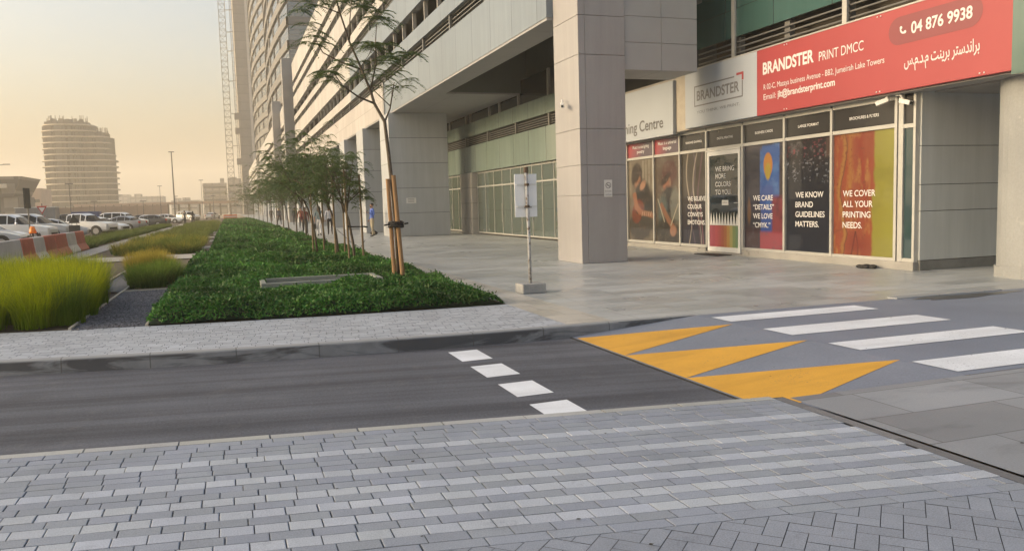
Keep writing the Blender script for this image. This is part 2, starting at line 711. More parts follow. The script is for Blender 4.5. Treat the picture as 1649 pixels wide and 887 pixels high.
M_PLAZA = granite('polished plaza granite', (0.355, 0.375, 0.38), (0.9, 0.45), (0, 0), 0.3, 0.5, 0.12, 0.86)
M_PLAZA_EDGE = granite('pale border granite', (0.40, 0.385, 0.35), (0.6, 0.6), (0.1, 0.2), 0.3, 0.5, 0.12)
M_BIGSLAB = granite('large stone slabs', (0.215, 0.228, 0.25), (1.15, 0.62), (4.1, 0.1), 0.5, 0.7, 0.2, 0.6)
pz = MB()
pz.face([(4.72, 9.42, 0), (60, 9.42, 0), (60, 140, 0), (4.72, 140, 0)])
pz.face([(4.72, 140, 0), (60, 140, 0), (60, 340, 0), (4.72, 340, 0)])
structure(pz.build('plaza_paving', M_PLAZA))
pe = MB()
pe.face([(4.06, 9.54, 0), (4.72, 9.54, 0), (4.72, 340, 0), (4.06, 340, 0)])
structure(pe.build('plaza_border', M_PLAZA_EDGE))
bs = MB()
bs.face([(XJ + 0.02, -6, 0.0), (45, -6, 0.0), (45, 5.345, 0.0), (RX1, 5.17, 0.0), (XJ + 0.02, 5.17, 0.0)])
structure(bs.build('slab_paving', M_BIGSLAB))

# pavers laid stone by stone
M_PAVER = vcol('concrete pavers', 0.75, 0.24, fscale=130)
M_JOINT = mat('paver joint sand', (0.075, 0.077, 0.085), 0.95, 0, 0.2, 6)


def pavers(name, rows, x0, x1, yfun, z, clipx=None):
    """rows: (depth, length, colour, tint spread); laid from yfun(x) towards smaller y"""
    V, F, C = [], [], []
    d = 0.0
    for ri, (dep, ln, col, sp) in enumerate(rows):
        x = x0 + random.uniform(-ln, 0)
        while x < x1:
            L = ln * random.uniform(0.985, 1.0)
            a, b = max(x, x0) + 0.0022, min(x + L, x1) - 0.0022
            if b - a > 0.02:
                t = 1 + random.uniform(-sp, sp)
                cc = [col[0] * t, col[1] * t, col[2] * t * (1 + random.uniform(-0.03, 0.03))]
                zz = z + random.uniform(-0.0012, 0.0012)
                tl = random.uniform(-0.0012, 0.0012)
                n = len(V)
                q = []
                for (px, off) in ((a, -(d + dep - 0.0022)), (b, -(d + dep - 0.0022)), (b, -(d + 0.0022)), (a, -(d + 0.0022))):
                    q.append((px, yfun(px) + off))
                cx, cy = sum(p[0] for p in q) / 4, sum(p[1] for p in q) / 4
                for px, py in q:
                    V.append((px, py, z - 0.02))
                    C.append(cc)
                for px, py in q:
                    V.append((px, py, zz - 0.0012))
                    C.append([v * 0.8 for v in cc])
                for px, py in q:
                    ex = 0.004
                    V.append((px + (ex if px < cx else -ex), py + (ex if py < cy else -ex), zz + (tl if px < cx else -tl)))
                    C.append(cc)
                for s in (0, 4):
                    for k in range(4):
                        k2 = (k + 1) % 4
                        F.append((n + s + k, n + s + k2, n + s + 4 + k2, n + s + 4 + k))
                F.append((n + 8, n + 9, n + 10, n + 11))
            x += ln
        d += dep
    o = arrays(name, np.array(V), np.array(F), M_PAVER, None, np.array(C))
    return structure(o), d


D_ = (0.238, 0.265, 0.315)
L_ = (0.355, 0.388, 0.445)
E_ = (0.33, 0.34, 0.335)
near_rows = [(0.10, 0.6, E_, 0.08)]
for k in (4, 3, 2, 1, 1, 1):
    near_rows += [(0.103, 0.205, D_, 0.055)] * k + [(0.118, 0.165, L_, 0.05)]
near_rows += [(0.103, 0.205, D_, 0.06), (0.10, 0.3, D_, 0.06)]
pav, depth = pavers('pavement', near_rows, -9, XJ - 0.10, y_near, 0.0)
jb = strip('pavement_bed', [-9, XJ + 0.02], lambda x: -6, y_near, -0.012, -0.012, M_JOINT)
kb = MB()
kb.face([(-9, y_near(-9), -0.012), (-9, y_near(-9), ROAD_Z), (XJ, y_near(XJ), ROAD_Z), (XJ, y_near(XJ), -0.012)])
structure(kb.build('kerb_face', M_SLAB))
# the dark edging course along the joint
ed = []
V, F, C = [], [], []
y = 5.2
while y > -3:
    t = random.uniform(0.88, 1.12)
    n = len(V)
    for (px, py) in ((XJ - 0.098, y - 0.298), (XJ - 0.012, y - 0.298), (XJ - 0.012, y), (XJ - 0.098, y)):
        V.append((px, py, -0.001))
        C.append([0.15 * t, 0.15 * t, 0.158 * t])
    F.append((n, n + 1, n + 2, n + 3))
    y -= 0.3
structure(arrays('pavement_edging', np.array(V), np.array(F), M_PAVER, None, np.array(C)))
# herringbone in front of the camera
V, F, C = [], [], []
ca, sa = math.cos(RAD(45)), math.sin(RAD(45))
for i in range(-40, 60):
    for j in range(-20, 20):
        for (bx, by, w, h) in ((i * 0.1 + j * 0.4, i * 0.1, 0.2, 0.1), (i * 0.1 + j * 0.4 + 0.2, i * 0.1 - 0.1, 0.1, 0.2)):
            q = []
            for (ux, uy) in ((0.002, 0.002), (w - 0.002, 0.002), (w - 0.002, h - 0.002), (0.002, h - 0.002)):
                X, Y = bx + ux, by + uy
                q.append((1.5 + X * ca - Y * sa, 1.6 + X * sa + Y * ca))
            def clip(poly, f):
                out = []
                for k in range(len(poly)):
                    A, B = poly[k], poly[(k + 1) % len(poly)]
                    fa, fb = f(*A), f(*B)
                    if fa > 0:
                        out.append(A)
                    if fa * fb < 0:
                        t = fa / (fa - fb)
                        out.append((A[0] + (B[0] - A[0]) * t, A[1] + (B[1] - A[1]) * t))
                return out
            if not all(-4 < X < 4.4 and Y > -1.5 for X, Y in q):
                continue
            q = clip(q, lambda X, Y: y_near(X) - depth - 0.004 - Y)
            q = clip(q, lambda X, Y: XJ - 0.102 - X) if len(q) > 2 else q
            if len(q) < 3:
                continue
            t = random.uniform(0.93, 1.06)
            zz = random.uniform(-0.0015, 0.0)
            for k in range(1, len(q) - 1):
                n = len(V)
                for X, Y in (q[0], q[k], q[k + 1]):
                    V.append((X, Y, zz))
                    C.append([D_[0] * t * 0.95, D_[1] * t * 0.95, D_[2] * t * 0.95])
                F.append((n, n + 1, n + 2))
structure(arrays('pavement_herringbone', np.array(V), np.array(F), M_PAVER, None, np.array(C)))

# far pavement between kerb and lawn
F_ = (0.355, 0.385, 0.43)
nrow = 24
xs_f = [-30, -14, -8, -5, -4, -3, -2, -1, 0, 1, 2, 3, 3.6, 4.05]


def far_y(x):
    return y_lawn(x)


V, F, C = [], [], []
for ri in range(nrow):
    x = -9 + random.uniform(-0.2, 0)
    a0, a1 = ri / nrow, (ri + 1) / nrow
    while x < 4.05:
        xa, xb = x + 0.0035, min(x + 0.2, 4.06) - 0.0035
        if xb > xa:
            t = random.uniform(0.88, 1.12)
            n = len(V)
            zz = 0.001 + random.uniform(-0.001, 0.001)
            for px, aa in ((xa, a0 + 0.0018), (xb, a0 + 0.0018), (xb, a1 - 0.0018), (xa, a1 - 0.0018)):
                lo, hi = y_kerb(px) + 0.13, y_lawn(px)
                V.append((px, lo + (hi - lo) * aa, zz))
                C.append([v * t for v in F_])
            F.append((n, n + 1, n + 2, n + 3))
        x += 0.2
structure(arrays('far_pavement', np.array(V), np.array(F), M_PAVER, None, np.array(C)))
strip('far_pavement_bed', xs_f, lambda x: y_kerb(x) + 0.06, lambda x: y_lawn(x) + 0.02, -0.008, -0.008, M_JOINT)

# kerb: concrete blocks with tyre marks
def kerb_mat():
    m, nt, b = new_mat('kerb concrete')
    g = G(nt)
    p = g.pos()
    ax = g.xyz(p)
    c = g.mul((0.165, 0.178, 0.20), g.ramp(g.noise(p, 5, 5), 0.3, 0.7, 0.8, 1.12))
    c = g.mix(g.m('MULTIPLY', g.ramp(ax[2], -0.015, 0.0), 0.7), c, (0.30, 0.31, 0.315))
    j = g.m('GREATER_THAN', g.m('ABSOLUTE', g.m('SUBTRACT', g.m('FRACT', g.m('DIVIDE', ax[0], 0.92)), 0.5)), 0.493)
    d = g.noise(g.scale(p, (0.55, 1, 3.0)), 1.5, 5, 0.6, 0.8)
    side = g.ramp(ax[2], -0.004, -0.02)
    c = g.mix(g.m('MULTIPLY', g.ramp(d, 0.44, 0.54), g.m('MULTIPLY', side, 0.85)), c, (0.035, 0.038, 0.046))
    c = g.mix(g.m('MULTIPLY', j, 0.7), c, (0.06, 0.06, 0.06))
    nt.links.new(c, b.inputs['Base Color'])
    b.inputs['Roughness'].default_value = 0.8
    return m


M_KERB = kerb_mat()
kb = MB()
kx = [-30, -14, -8, -5] + [-4 + 0.46 * i for i in range(22)]
kx = [x for x in kx if x < 5.9] + [5.92]
for x0, x1 in zip(kx, kx[1:]):
    for (fa, za, fb, zb) in ((lambda x: y_kerb(x) - 0.012, ROAD_Z - 0.01, lambda x: y_kerb(x), -0.018), (lambda x: y_kerb(x), -0.018, lambda x: y_kerb(x) + 0.02, 0.003), (lambda x: y_kerb(x) + 0.02, 0.003, lambda x: y_kerb(x) + 0.13, 0.003)):
        kb.face([(x0, fa(x0), za), (x1, fa(x1), za), (x1, fb(x1), zb), (x0, fb(x0), zb)])
structure(kb.build('kerb', M_KERB))
# dropped kerb stones with dirty water mark beyond the crossing
dk = MB()
dk.box(9.3, 11.4, 9.36, 9.55, -0.05, 0.02)
structure(dk.build('dropped_kerb', M_KERB, bevel=0.01))

# planted strip: soil, gravel, slabs, edging
sl = MB()
sl.face([(-12, 14.9, -0.03), (-4, 13.2, -0.03), (-4, 200, -0.03), (-12, 200, -0.03)])
sl.face([(-4, y_lawn(-4) + 0.02, -0.03), (0, y_lawn(0) + 0.02, -0.03), (0, 200, -0.03), (-4, 200, -0.03)])
sl.face([(0, y_lawn(0) + 0.02, -0.03), (4.05, y_lawn(4) + 0.02, -0.03), (4.05, 200, -0.03), (0, 200, -0.03)])
structure(sl.build('planting_soil', M_SOIL))


def gravel_mat():
    m, nt, b = new_mat('dark gravel')
    g = G(nt)
    p = g.pos()
    q = g.n('ShaderNodeTexVoronoi')
    nt.links.new(p, q.inputs['Vector'])
    q.inputs['Scale'].default_value = 26
    sp = g.n('ShaderNodeSeparateColor')
    nt.links.new(q.outputs['Color'], sp.inputs[0])
    c = g.mul((0.06, 0.06, 0.068), g.ramp(sp.outputs[0], 0, 1, 0.4, 1.9))
    nt.links.new(c, b.inputs['Base Color'])
    b.inputs['Roughness'].default_value = 0.6
    nt.links.new(g.bump(g.m('SUBTRACT', 1.0, q.outputs['Distance']), 1.0, 0.03), b.inputs['Normal'])
    return m


M_GRAVEL = gravel_mat()
gv = MB()
gv.face([(-2.15, y_lawn(-2.15), 0.0), (-1.18, y_lawn(-1.18), 0.0), (-1.12, 18.1, 0.0), (-2.1, 18.1, 0.0)])
gv.face([(-2.75, 18.4, 0.0), (-2.1, 18.1, 0.0), (-2.1, 29.8, 0.0), (-2.75, 29.8, 0.0)])
gv.face([(-1.2, 26, 0.0), (-0.6, 26, 0.0), (-0.6, 29.8, 0.0), (-1.2, 29.8, 0.0)])
structure(gv.build('gravel_path', M_GRAVEL))
# loose stones on the gravel
n = 5200
cx = RNG.uniform(-2.14, -1.2, n)
cy = RNG.uniform(12.4, 18.0, n)
s = RNG.uniform(0.012, 0.026, n)
ang = RNG.uniform(0, 6.28, n)
base = np.stack([cx, cy, np.full(n, 0.0)], 1)
dirs = np.array([[1, 0, 0], [0, 1, 0], [-1, 0, 0], [0, -1, 0]])
Vv = []
for k in range(4):
    a = ang + k * math.pi / 2
    Vv.append(base + np.stack([np.cos(a) * s, np.sin(a) * s * RNG.uniform(0.6, 1, n), s * 0.1], 1))
Vv.append(base + np.stack([s * 0.1, s * 0.1, s * 0.75], 1))
Vs = np.stack(Vv, 1).reshape(-1, 3)
b0 = np.arange(n) * 5
Fs = np.concatenate([np.stack([b0 + k, b0 + (k + 1) % 4, b0 + 4], 1) for k in range(4)])
cc = np.repeat((np.array([0.075, 0.075, 0.085])[None] * RNG.uniform(0.4, 2.0, n)[:, None]), 5, 0)
gs = arrays('gravel', Vs, Fs, vcol('gravel stones', 0.6), None, cc)
tag(gs, 'dark grey loose gravel between grass clumps and leafy lawn', 'gravel', kind='stuff')
M_EDGE = mat('pale edging strip', (0.42, 0.38, 0.31), 0.7, 0, 0.1, 3)
eg = MB()
for (a, b) in (((-2.16, 12.5), (-2.11, 18.1)), ((-2.11, 18.1), (-1.1, 18.1)), ((-2.75, 18.3), (-2.75, 29.8)), ((-1.17, 12.35), (-1.12, 18.1)), ((-2.1, 18.1), (-2.1, 23.6)), ((-2.7, 23.7), (-2.1, 23.6))):
    A, B = Vector((*a, 0)), Vector((*b, 0))
    d = (B - A).normalized()
    q = Vector((-d.y, d.x, 0)) * 0.018
    eg.prism([tuple((A - q)[:2]), tuple((B - q)[:2]), tuple((B + q)[:2]), tuple((A + q)[:2])], -0.03, 0.03)
structure(eg.build('path_edging', M_EDGE))
pp = MB()
for (x0, x1, y0, y1) in ((-7.6, 0.35, 29.9, 32.9), (-6.1, -5.15, 33.0, 118), (-7.6, -5.9, 22, 29.8)):
    pp.face([(x0, y0, 0.004), (x1, y0, 0.004), (x1, y1, 0.004), (x0, y1, 0.004)])
pp.face([(-12, 15.5, 0.004), (-6.2, 13.8, 0.004), (-5.8, 21.9, 0.004), (-12, 21.9, 0.004)])
structure(pp.build('footpath', M_SLAB))
# stepping stones left between the plants
for (x, y, w, d) in ((-0.55, 46, 0.9, 1.6), (-0.9, 52, 0.8, 1.6), (-0.6, 58, 0.8, 1.8), (-0.8, 65, 0.8, 2.0), (-0.9, 38, 0.9, 1.4)):
    mb = MB()
    mb.box(x - w / 2, x + w / 2, y - d / 2, y + d / 2, -0.03, 0.05)
    structure(mb.build('path_slab', M_SLAB, bevel=0.01))

# ------------------------------------------------------------------ the podium building on the street
M_PANEL_NEAR = clad('greenish white panels', (0.18, 0.215, 0.25), (0, 2.05, 0), (0, 0.4, 0), 0.014, 0.35, 0.07, 0.12, 0.3, 0.3)
M_PANEL_FAR = clad('warm stone panels', (0.43, 0.405, 0.385), (0, 1.35, 0.84), (0, 0.1, 6.42), 0.012, 0.5, 0.08, 0.15, 0.45)
M_PANEL_UP = clad('warm stone panels of upper bands', (0.42, 0.405, 0.385), (0, 1.35, 0), (0, 0.1, 0), 0.014, 0.5, 0.07, 0.15, 0.45)
M_COLUMN = clad('pinkish granite cladding', (0.38, 0.40, 0.42), (0, 0, 1.29), (0, 0, 1.22), 0.012, 0.5, 0.06, 0.13, 0.3, speck=0.06)
M_SOFFIT = clad('grey soffit panels', (0.30, 0.30, 0.305), (2.4, 2.4, 0), (0, 0, 0), 0.01, 0.5, 0.03, 0.03, 0.6)
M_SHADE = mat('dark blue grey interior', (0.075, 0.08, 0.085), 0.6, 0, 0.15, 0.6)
M_LOUVRE = mat('louvre blades', (0.17, 0.17, 0.165), 0.5, 0.3, 0.1, 3)
M_CONC = mat('fair concrete', (0.30, 0.29, 0.275), 0.8, 0, 0.1, 1.0, (30, 0.06))
M_GLASS = glass_mat('storefront glass', (0.085, 0.108, 0.095), 0.03, 2.5, 0.16)
M_GLASS_DK = glass_mat('dark upper glass', (0.010, 0.013, 0.015), 0.06, 1.6)
M_SPANDREL = clad('green back painted glass', (0.165, 0.215, 0.19), (0, 2.0, 0), (0, 0.9, 0), 0.014, 0.12, 0.06, 0.16, 0.3, 1.2)
M_TEAL = clad('dark teal glass band', (0.045, 0.10, 0.092), (0, 2.05, 0), (0, 0.6, 0), 0.012, 0.1, 0.08, 0.1, 0.3, 0.9)

XF = 8.2
pod = thing('podium_building', 'long pale parking podium with banded parapets above a row of square columns', 'building', (XF, 44, 0))


def band(name, y0, y1, z0, z1, m, x=XF, t=0.32):
    mb = MB()
    mb.box(x, x + t, y0, y1, z0, z1)
    return mb.build(name, m, pod)


Y0B, YJ, Y1B = 20.22, 43.4, 102.0
# (bottom, top) of the panel bands; between them louvred slits and parking openings
band('fascia', Y0B, YJ, 6.43, 8.1, M_PANEL_NEAR)
band('fascia', YJ + 0.36, Y1B, 6.43, 8.1, M_PANEL_FAR)
for (z0, z1) in ((8.68, 9.3), (10.22, 11.6)):
    band('parapet_band', Y0B - 0.3, YJ + 12, z0, z1, M_PANEL_NEAR)
    band('parapet_band', YJ + 12.004, Y1B, z0, z1, M_PANEL_UP)
for (z0, z1) in ((12.15, 12.75), (13.62, 15.0), (15.6, 16.25), (16.85, 19.0)):
    band('parapet_band', Y0B - 0.3, Y1B, z0, z1, M_PANEL_UP)
fp = MB()
fp.box(XF - 0.06, XF + 0.3, YJ, YJ + 0.36, 6.38, 8.14)
fp.build('fascia_pier', M_CONC, pod)


def slits(y0, y1, zs, step=2.2):
    lv, bk = MB(), MB()
    for (z0, z1) in zs:
        k = 0
        z = z0 + 0.09
        while z < z1 - 0.03:
            lv.box(XF + 0.16, XF + 0.24, y0, y1, z, z + 0.035)
            z += 0.15
        bk.box(XF + 0.55, XF + 0.65, y0, y1, z0 - 0.1, z1 + 0.1)
        y = y0 + 1.0
        while y < y1:
            lv.box(XF + 0.05, XF + 0.14, y, y + 0.12, z0, z1)
            y += step * 2
    lv.build('louvre', M_LOUVRE, pod)
    bk.build('louvre_backing', M_DARK, pod)


def openings(y0, y1, zs, step=2.25):
    bk = MB()
    for (z0, z1) in zs:
        bk.box(XF + 1.6, XF + 1.7, y0, y1, z0 - 0.3, z1 + 0.3)
        y = y0 + 0.6
        while y < y1:
            fr = MB()
            fr.box(XF + 0.14, XF + 0.3, y, y + 0.11, z0, z1)
            fr.build('opening_post', M_CONC, pod)
            y += step if y < 75 else step * 2
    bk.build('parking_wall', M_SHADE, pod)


slits(Y0B, Y1B, ((8.1, 8.68), (11.6, 12.15), (15.0, 15.6)))
openings(Y0B, Y1B, ((9.3, 10.22), (12.75, 13.62), (16.25, 16.85)))
fl = MB()
for z in (9.28, 12.73, 16.23):
    fl.box(XF + 0.34, XF + 6, Y0B, Y1B, z - 0.25, z - 0.05)
fl.box(XF + 0.33, 30, Y0B, Y1B, 18.5, 18.8)
fl.build('floor_slab', M_CONC, pod)
so = MB()
so.box(XF + 0.02, 9.15, 20.25, 34.3, 6.36, 6.43)
so.box(XF + 0.02, 12.5, 34.3, Y1B, 6.36, 6.43)
so.box(9.1, 9.15, 20.25, 34.3, 6.43, 8.0)
so.build('soffit', M_SOFFIT, pod)
# beyond the recess the facade closes above
wl = MB()
wl.box(12.9, 13.1, 20.2, 34.4, 7.05, 19)
wl.box(12.9, 13.1, 49, Y1B, 0, 6.36)
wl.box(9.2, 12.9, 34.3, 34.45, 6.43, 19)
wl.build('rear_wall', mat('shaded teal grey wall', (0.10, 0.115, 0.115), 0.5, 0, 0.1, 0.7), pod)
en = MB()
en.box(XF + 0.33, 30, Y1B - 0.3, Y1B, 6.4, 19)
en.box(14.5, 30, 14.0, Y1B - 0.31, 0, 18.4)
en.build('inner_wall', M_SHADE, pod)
# row of wide piers
for i, y in enumerate((41.6, 50.0, 58.3, 66.6, 74.9, 83.2, 91.5, 99.8)):
    mb = MB()
    mb.box(8.0, 11.1, y, y + 2.5, 0.02, 6.36)
    mb.box(8.02, 11.08, y + 0.02, y + 2.48, 0, 0.021)
    mb.build('column', M_COLUMN, pod, 0.012)
# the tall corner column with its cross beam
M_COL1 = clad('pinkish granite cladding of the corner', (0.31, 0.303, 0.306), (0, 0, 0), (0, 0, 0), 0.012, 0.5, 0.0, 0.13, 0.3, speck=0.07)
c1 = MB()
zs = [0, 1.72, 2.48, 3.38, 5.2, 6.15, 7.0, 8.2, 12]
for z0, z1 in zip(zs, zs[1:]):
    c1.box(8.38, 8.56, 18.63, 20.2, z0 + 0.006, z1 - 0.006)
    c1.box(8.568, 9.66, 18.63, 20.2, z0 + 0.006, z1 - 0.006)
c1.box(8.40, 9.64, 18.66, 20.18, 0, 12)
c1.build('column', M_COL1, pod, 0.004)
bm_ = MB()
zs = [4.86, 5.55, 6.2, 7.2, 8.2, 12]
for z0, z1 in zip(zs, zs[1:]):
    for x0, x1 in ((9.68, 10.74), (10.74, 11.8)):
        bm_.box(x0 + 0.006, x1 - 0.006, 18.68, 20.1, z0 + 0.006, z1 - 0.006)
bm_.box(9.66, 11.78, 18.7, 20.08, 4.87, 12)
bm_.build('cross_beam', mat('grey beam cladding', (0.33, 0.335, 0.335), 0.5, 0, 0.05, 1), pod, 0.004)
# two grey fins where the far wing begins, then the far wing
for (y, x, zt) in ((104.0, 7.15, 20.0), (128.0, 7.1, 17.8)):
    mb = MB()
    mb.prism([(x, y), (XF + 0.2, y), (XF + 0.2, y + 1.4), (x, y + 1.4)], 6.2, zt)
    mb.box(x, x + 1.3, y, y + 1.4, 0, 6.2)
    mb.build('fin', mat('grey fin cladding', (0.27, 0.26, 0.25), 0.6, 0, 0.06, 0.8), pod, 0.03)
for (z0, z1) in ((6.43, 8.1), (8.68, 9.3), (10.22, 11.6), (12.15, 12.75), (13.62, 16.2)):
    band('parapet_band', 105.5, 320, z0, z1, M_PANEL_UP)
bk = MB()
bk.box(XF + 0.5, 30, 105.6, 320, 6.4, 15.8)
bk.box(12.9, 30, 105.6, 320, 0, 6.39)
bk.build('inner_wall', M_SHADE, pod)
y = 108.2
k = 0
while y < 270:
    mb = MB()
    mb.box(8.0, 11.0, y, y + 2.5, 0, 6.39)
    mb.build('column', M_COLUMN, pod)
    y += 8.3

# ------------------------------------------------------------------ glass storefront in the recess
XR = 12.6
sf = thing('glass_storefront', 'recessed glass storefront with green spandrel bands behind the corner column', 'storefront', (XR, 40, 0))
fr = MB()
ys = [48.6, 47.3, 46.4, 45.1, 43.9]
ys2 = [41.3, 39.9, 38.5, 37.2, 35.9, 34.5, 33.1, 31.9, 30.6, 29.4]
for y in ys + ys2:
    fr.box(XR - 0.04, XR + 0.05, y - 0.022, y + 0.022, 0.12, 3.25)
for (a, b) in ((43.9, 48.6), (29.4, 41.3)):
    for z in (0.1, 2.48, 3.2):
        fr.box(XR - 0.045, XR + 0.045, b - 0.03, a + 0.03, z - 0.035, z + 0.035)
fr.build('frame', M_STEEL, sf)
for seq in (ys, ys2):
    for a, b in zip(seq, seq[1:]):
        mb = MB()
        mb.box(XR - 0.012, XR + 0.012, b + 0.03, a - 0.03, 0.135, 2.445)
        mb.box(XR - 0.012, XR + 0.012, b + 0.03, a - 0.03, 2.515, 3.165)
        mb.build('window_pane', M_GLASS, sf)
# door handle bars in the two doors
for y in (46.3, 37.1):
    mb = MB()
    mb.tube([(XR - 0.09, y, 0.7), (XR - 0.09, y, 1.6)], 0.018, 6)
    mb.build('door_handle', M_STEEL, sf)
mb = MB()
mb.box(XR - 0.30, XR + 0.3, 41.45, 43.7, 0, 3.25)
mb.build('pillar', clad('pale pillar cladding', (0.40, 0.385, 0.36), (0, 0, 0.82), (0, 0, 0), 0.01, 0.5, 0.04, 0.05), sf)
mb = MB()
mb.box(XR - 0.22, XR + 0.05, 29.0, 48.9, 3.26, 4.66)
mb.build('spandrel_panel', M_SPANDREL, sf)
mb = MB()
mb.box(XR - 0.22, XR + 0.05, 29.0, 48.9, 5.16, 5.86)
mb.build('spandrel_panel', M_SPANDREL, sf)
lv = MB()
for z in (4.76, 4.86, 4.96, 5.06):
    lv.box(XR - 0.1, XR - 0.02, 29.0, 48.9, z, z + 0.03)
for y in (47.0, 42.8, 38.9, 34.7, 30.7):
    lv.box(XR - 0.16, XR - 0.02, y - 0.08, y + 0.08, 4.662, 5.158)
lv.build('louvre', M_LOUVRE, sf)
mb = MB()
mb.box(XR + 0.06, XR + 0.16, 29.0, 48.9, 4.6, 5.2)
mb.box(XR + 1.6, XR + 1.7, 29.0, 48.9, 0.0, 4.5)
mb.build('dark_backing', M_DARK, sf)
for y in (48.0, 46.5, 43.1, 42.2, 38.9, 37.3, 34.6, 31.0):
    fr = MB()
    fr.box(XR - 0.05, XR + 0.06, y - 0.09, y + 0.09, 5.87, 7.0)
    fr.build('upper_post', M_CONC, sf)
for (a, b) in ((47.9, 46.6), (46.3, 43.3), (42.0, 39.1), (38.7, 37.5), (37.1, 34.8), (34.4, 31.2)):
    mb = MB()
    mb.box(XR + 0.0, XR + 0.03, b, a, 5.88, 6.98)
    mb.build('upper_window', M_GLASS_DK, sf)
mb = MB()
mb.box(XR + 0.05, XR + 0.15, 29.0, 48.9, 5.87, 7.04)
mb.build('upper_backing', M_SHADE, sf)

# ------------------------------------------------------------------ shop front
XS = 13.0
M_ART = vcol('printed window film', 0.35, 0.0, 0.7)
M_FILM = mat('black window film', (0.028, 0.028, 0.029), 0.25, 0, 0.1, 1.5)
shop = thing('shop_front', 'shop front of printed window panels and a glass door under the red sign', 'shop front', (XS, 19, 0))
MUL = [24.95, 23.12, 21.53, 20.08, 18.36, 16.65, 15.0, 13.12]
fr = MB()
for i, y in enumerate(MUL):
    fr.box(XS - 0.06, XS + 0.06, y - 0.035, y + 0.035, 0.17, 3.5)
fr.box(XS - 0.055, XS + 0.055, 12.93, 13.05, 0.17, 3.56)
for (z, w) in ((3.5, 0.05), (2.94, 0.04), (0.19, 0.04)):
    for a, b in zip(MUL, MUL[1:]):
        if z < 1 and a == 20.08:
            continue
        fr.box(XS - 0.05, XS + 0.05, b + 0.035, a - 0.035, z - w, z + w)
fr.box(XS - 0.05, XS + 0.05, 12.62, 12.68, 0.17, 3.6)
fr.box(XS - 0.05, XS + 0.05, 12.68, 12.93, 2.86, 2.94)
fr.box(XS - 0.05, XS + 0.05, 12.68, 12.93, 0.17, 0.24)
fr.build('frame', M_STEEL, shop)
pl = MB()
pl.box(XS - 0.09, XS + 0.1, 12.60, 18.34, 0, 0.168)
pl.box(XS - 0.07, XS + 0.1, 20.1, 25.0, 0, 0.14)
pl.box(XS - 0.075, XS + 0.1, 18.36, 20.08, 0, 0.05)
pl.build('plinth', mat('veined grey stone', (0.27, 0.265, 0.25), 0.5, 0, 0.12, 1.5, None, 0, False, 0.5, (3, 0.6, (0.13, 0.12, 0.11))), shop, 0.005)
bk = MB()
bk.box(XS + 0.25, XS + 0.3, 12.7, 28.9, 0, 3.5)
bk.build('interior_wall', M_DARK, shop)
mb = MB()
mb.box(XS - 0.012, XS + 0.012, 12.68, 12.93, 0.24, 2.86)
mb.build('window_pane', glass_mat('side strip glass', (0.03, 0.055, 0.06), 0.05, 1.8), shop)
mb = MB()
mb.box(XS - 0.012, XS + 0.012, 12.68, 12.93, 2.94, 3.56)
mb.build('window_pane', M_FILM, shop)


def art_guitar(u, v):
    p = Paint(u, v, '#8d8474')
    p.lay(0.75 * fbm(u, v, 3, 5, 2), '#5c4c40')
    for i, x in enumerate((0.55, 0.66, 0.78, 0.9)):
        p.rect(x, x + 0.06, 0.62, 0.99, '#a49d8c', 0.05)
    p.rect(0.0, 0.12, 0.55, 0.98, '#9a8f7c', 0.08)
    p.ell(0.34, 0.80, 0.20, 0.15, '#3b2a24', 0.3, 0.1, 0.5, 3)       # hair
    p.ell(0.36, 0.72, 0.13, 0.09, '#a67458', 0.4, 0.2)                # face
    p.ell(0.29, 0.83, 0.18, 0.11, '#35262100'[:7], 0.4, 0.4, 0.4, 4)
    p.ell(0.62, 0.52, 0.34, 0.22, '#2b2724', 0.25, -0.3, 0.4, 5)      # dark top
    p.ell(0.56, 0.68, 0.12, 0.05, '#b88a70', 0.5, 0.3)                # shoulder
    p.ell(0.50, 0.20, 0.5, 0.2, '#4a443f', 0.3, 0.1, 0.5, 6)          # lap
    p.ell(0.36, 0.36, 0.24, 0.14, '#7c3b27', 0.2, 0.3, 0.3, 7)        # body of the instrument
    p.ell(0.36, 0.36, 0.07, 0.035, '#1d1412', 0.3)
    p.line([(0.4, 0.36), (1.0, 0.30)], 0.05, '#a3705a')
    p.line([(0.24, 0.55), (0.3, 0.42), (0.42, 0.36)], 0.075, '#a86f52')
    for k in range(5):
        p.line([(0.52 + 0.08 * k, 0.31), (0.55 + 0.08 * k, 0.35)], 0.018, '#c9a58b')
    p.lay((fbm(u, v, 10, 18, 8) - 0.55) * 2, '#6f5a4c')
    return p.c * 0.45


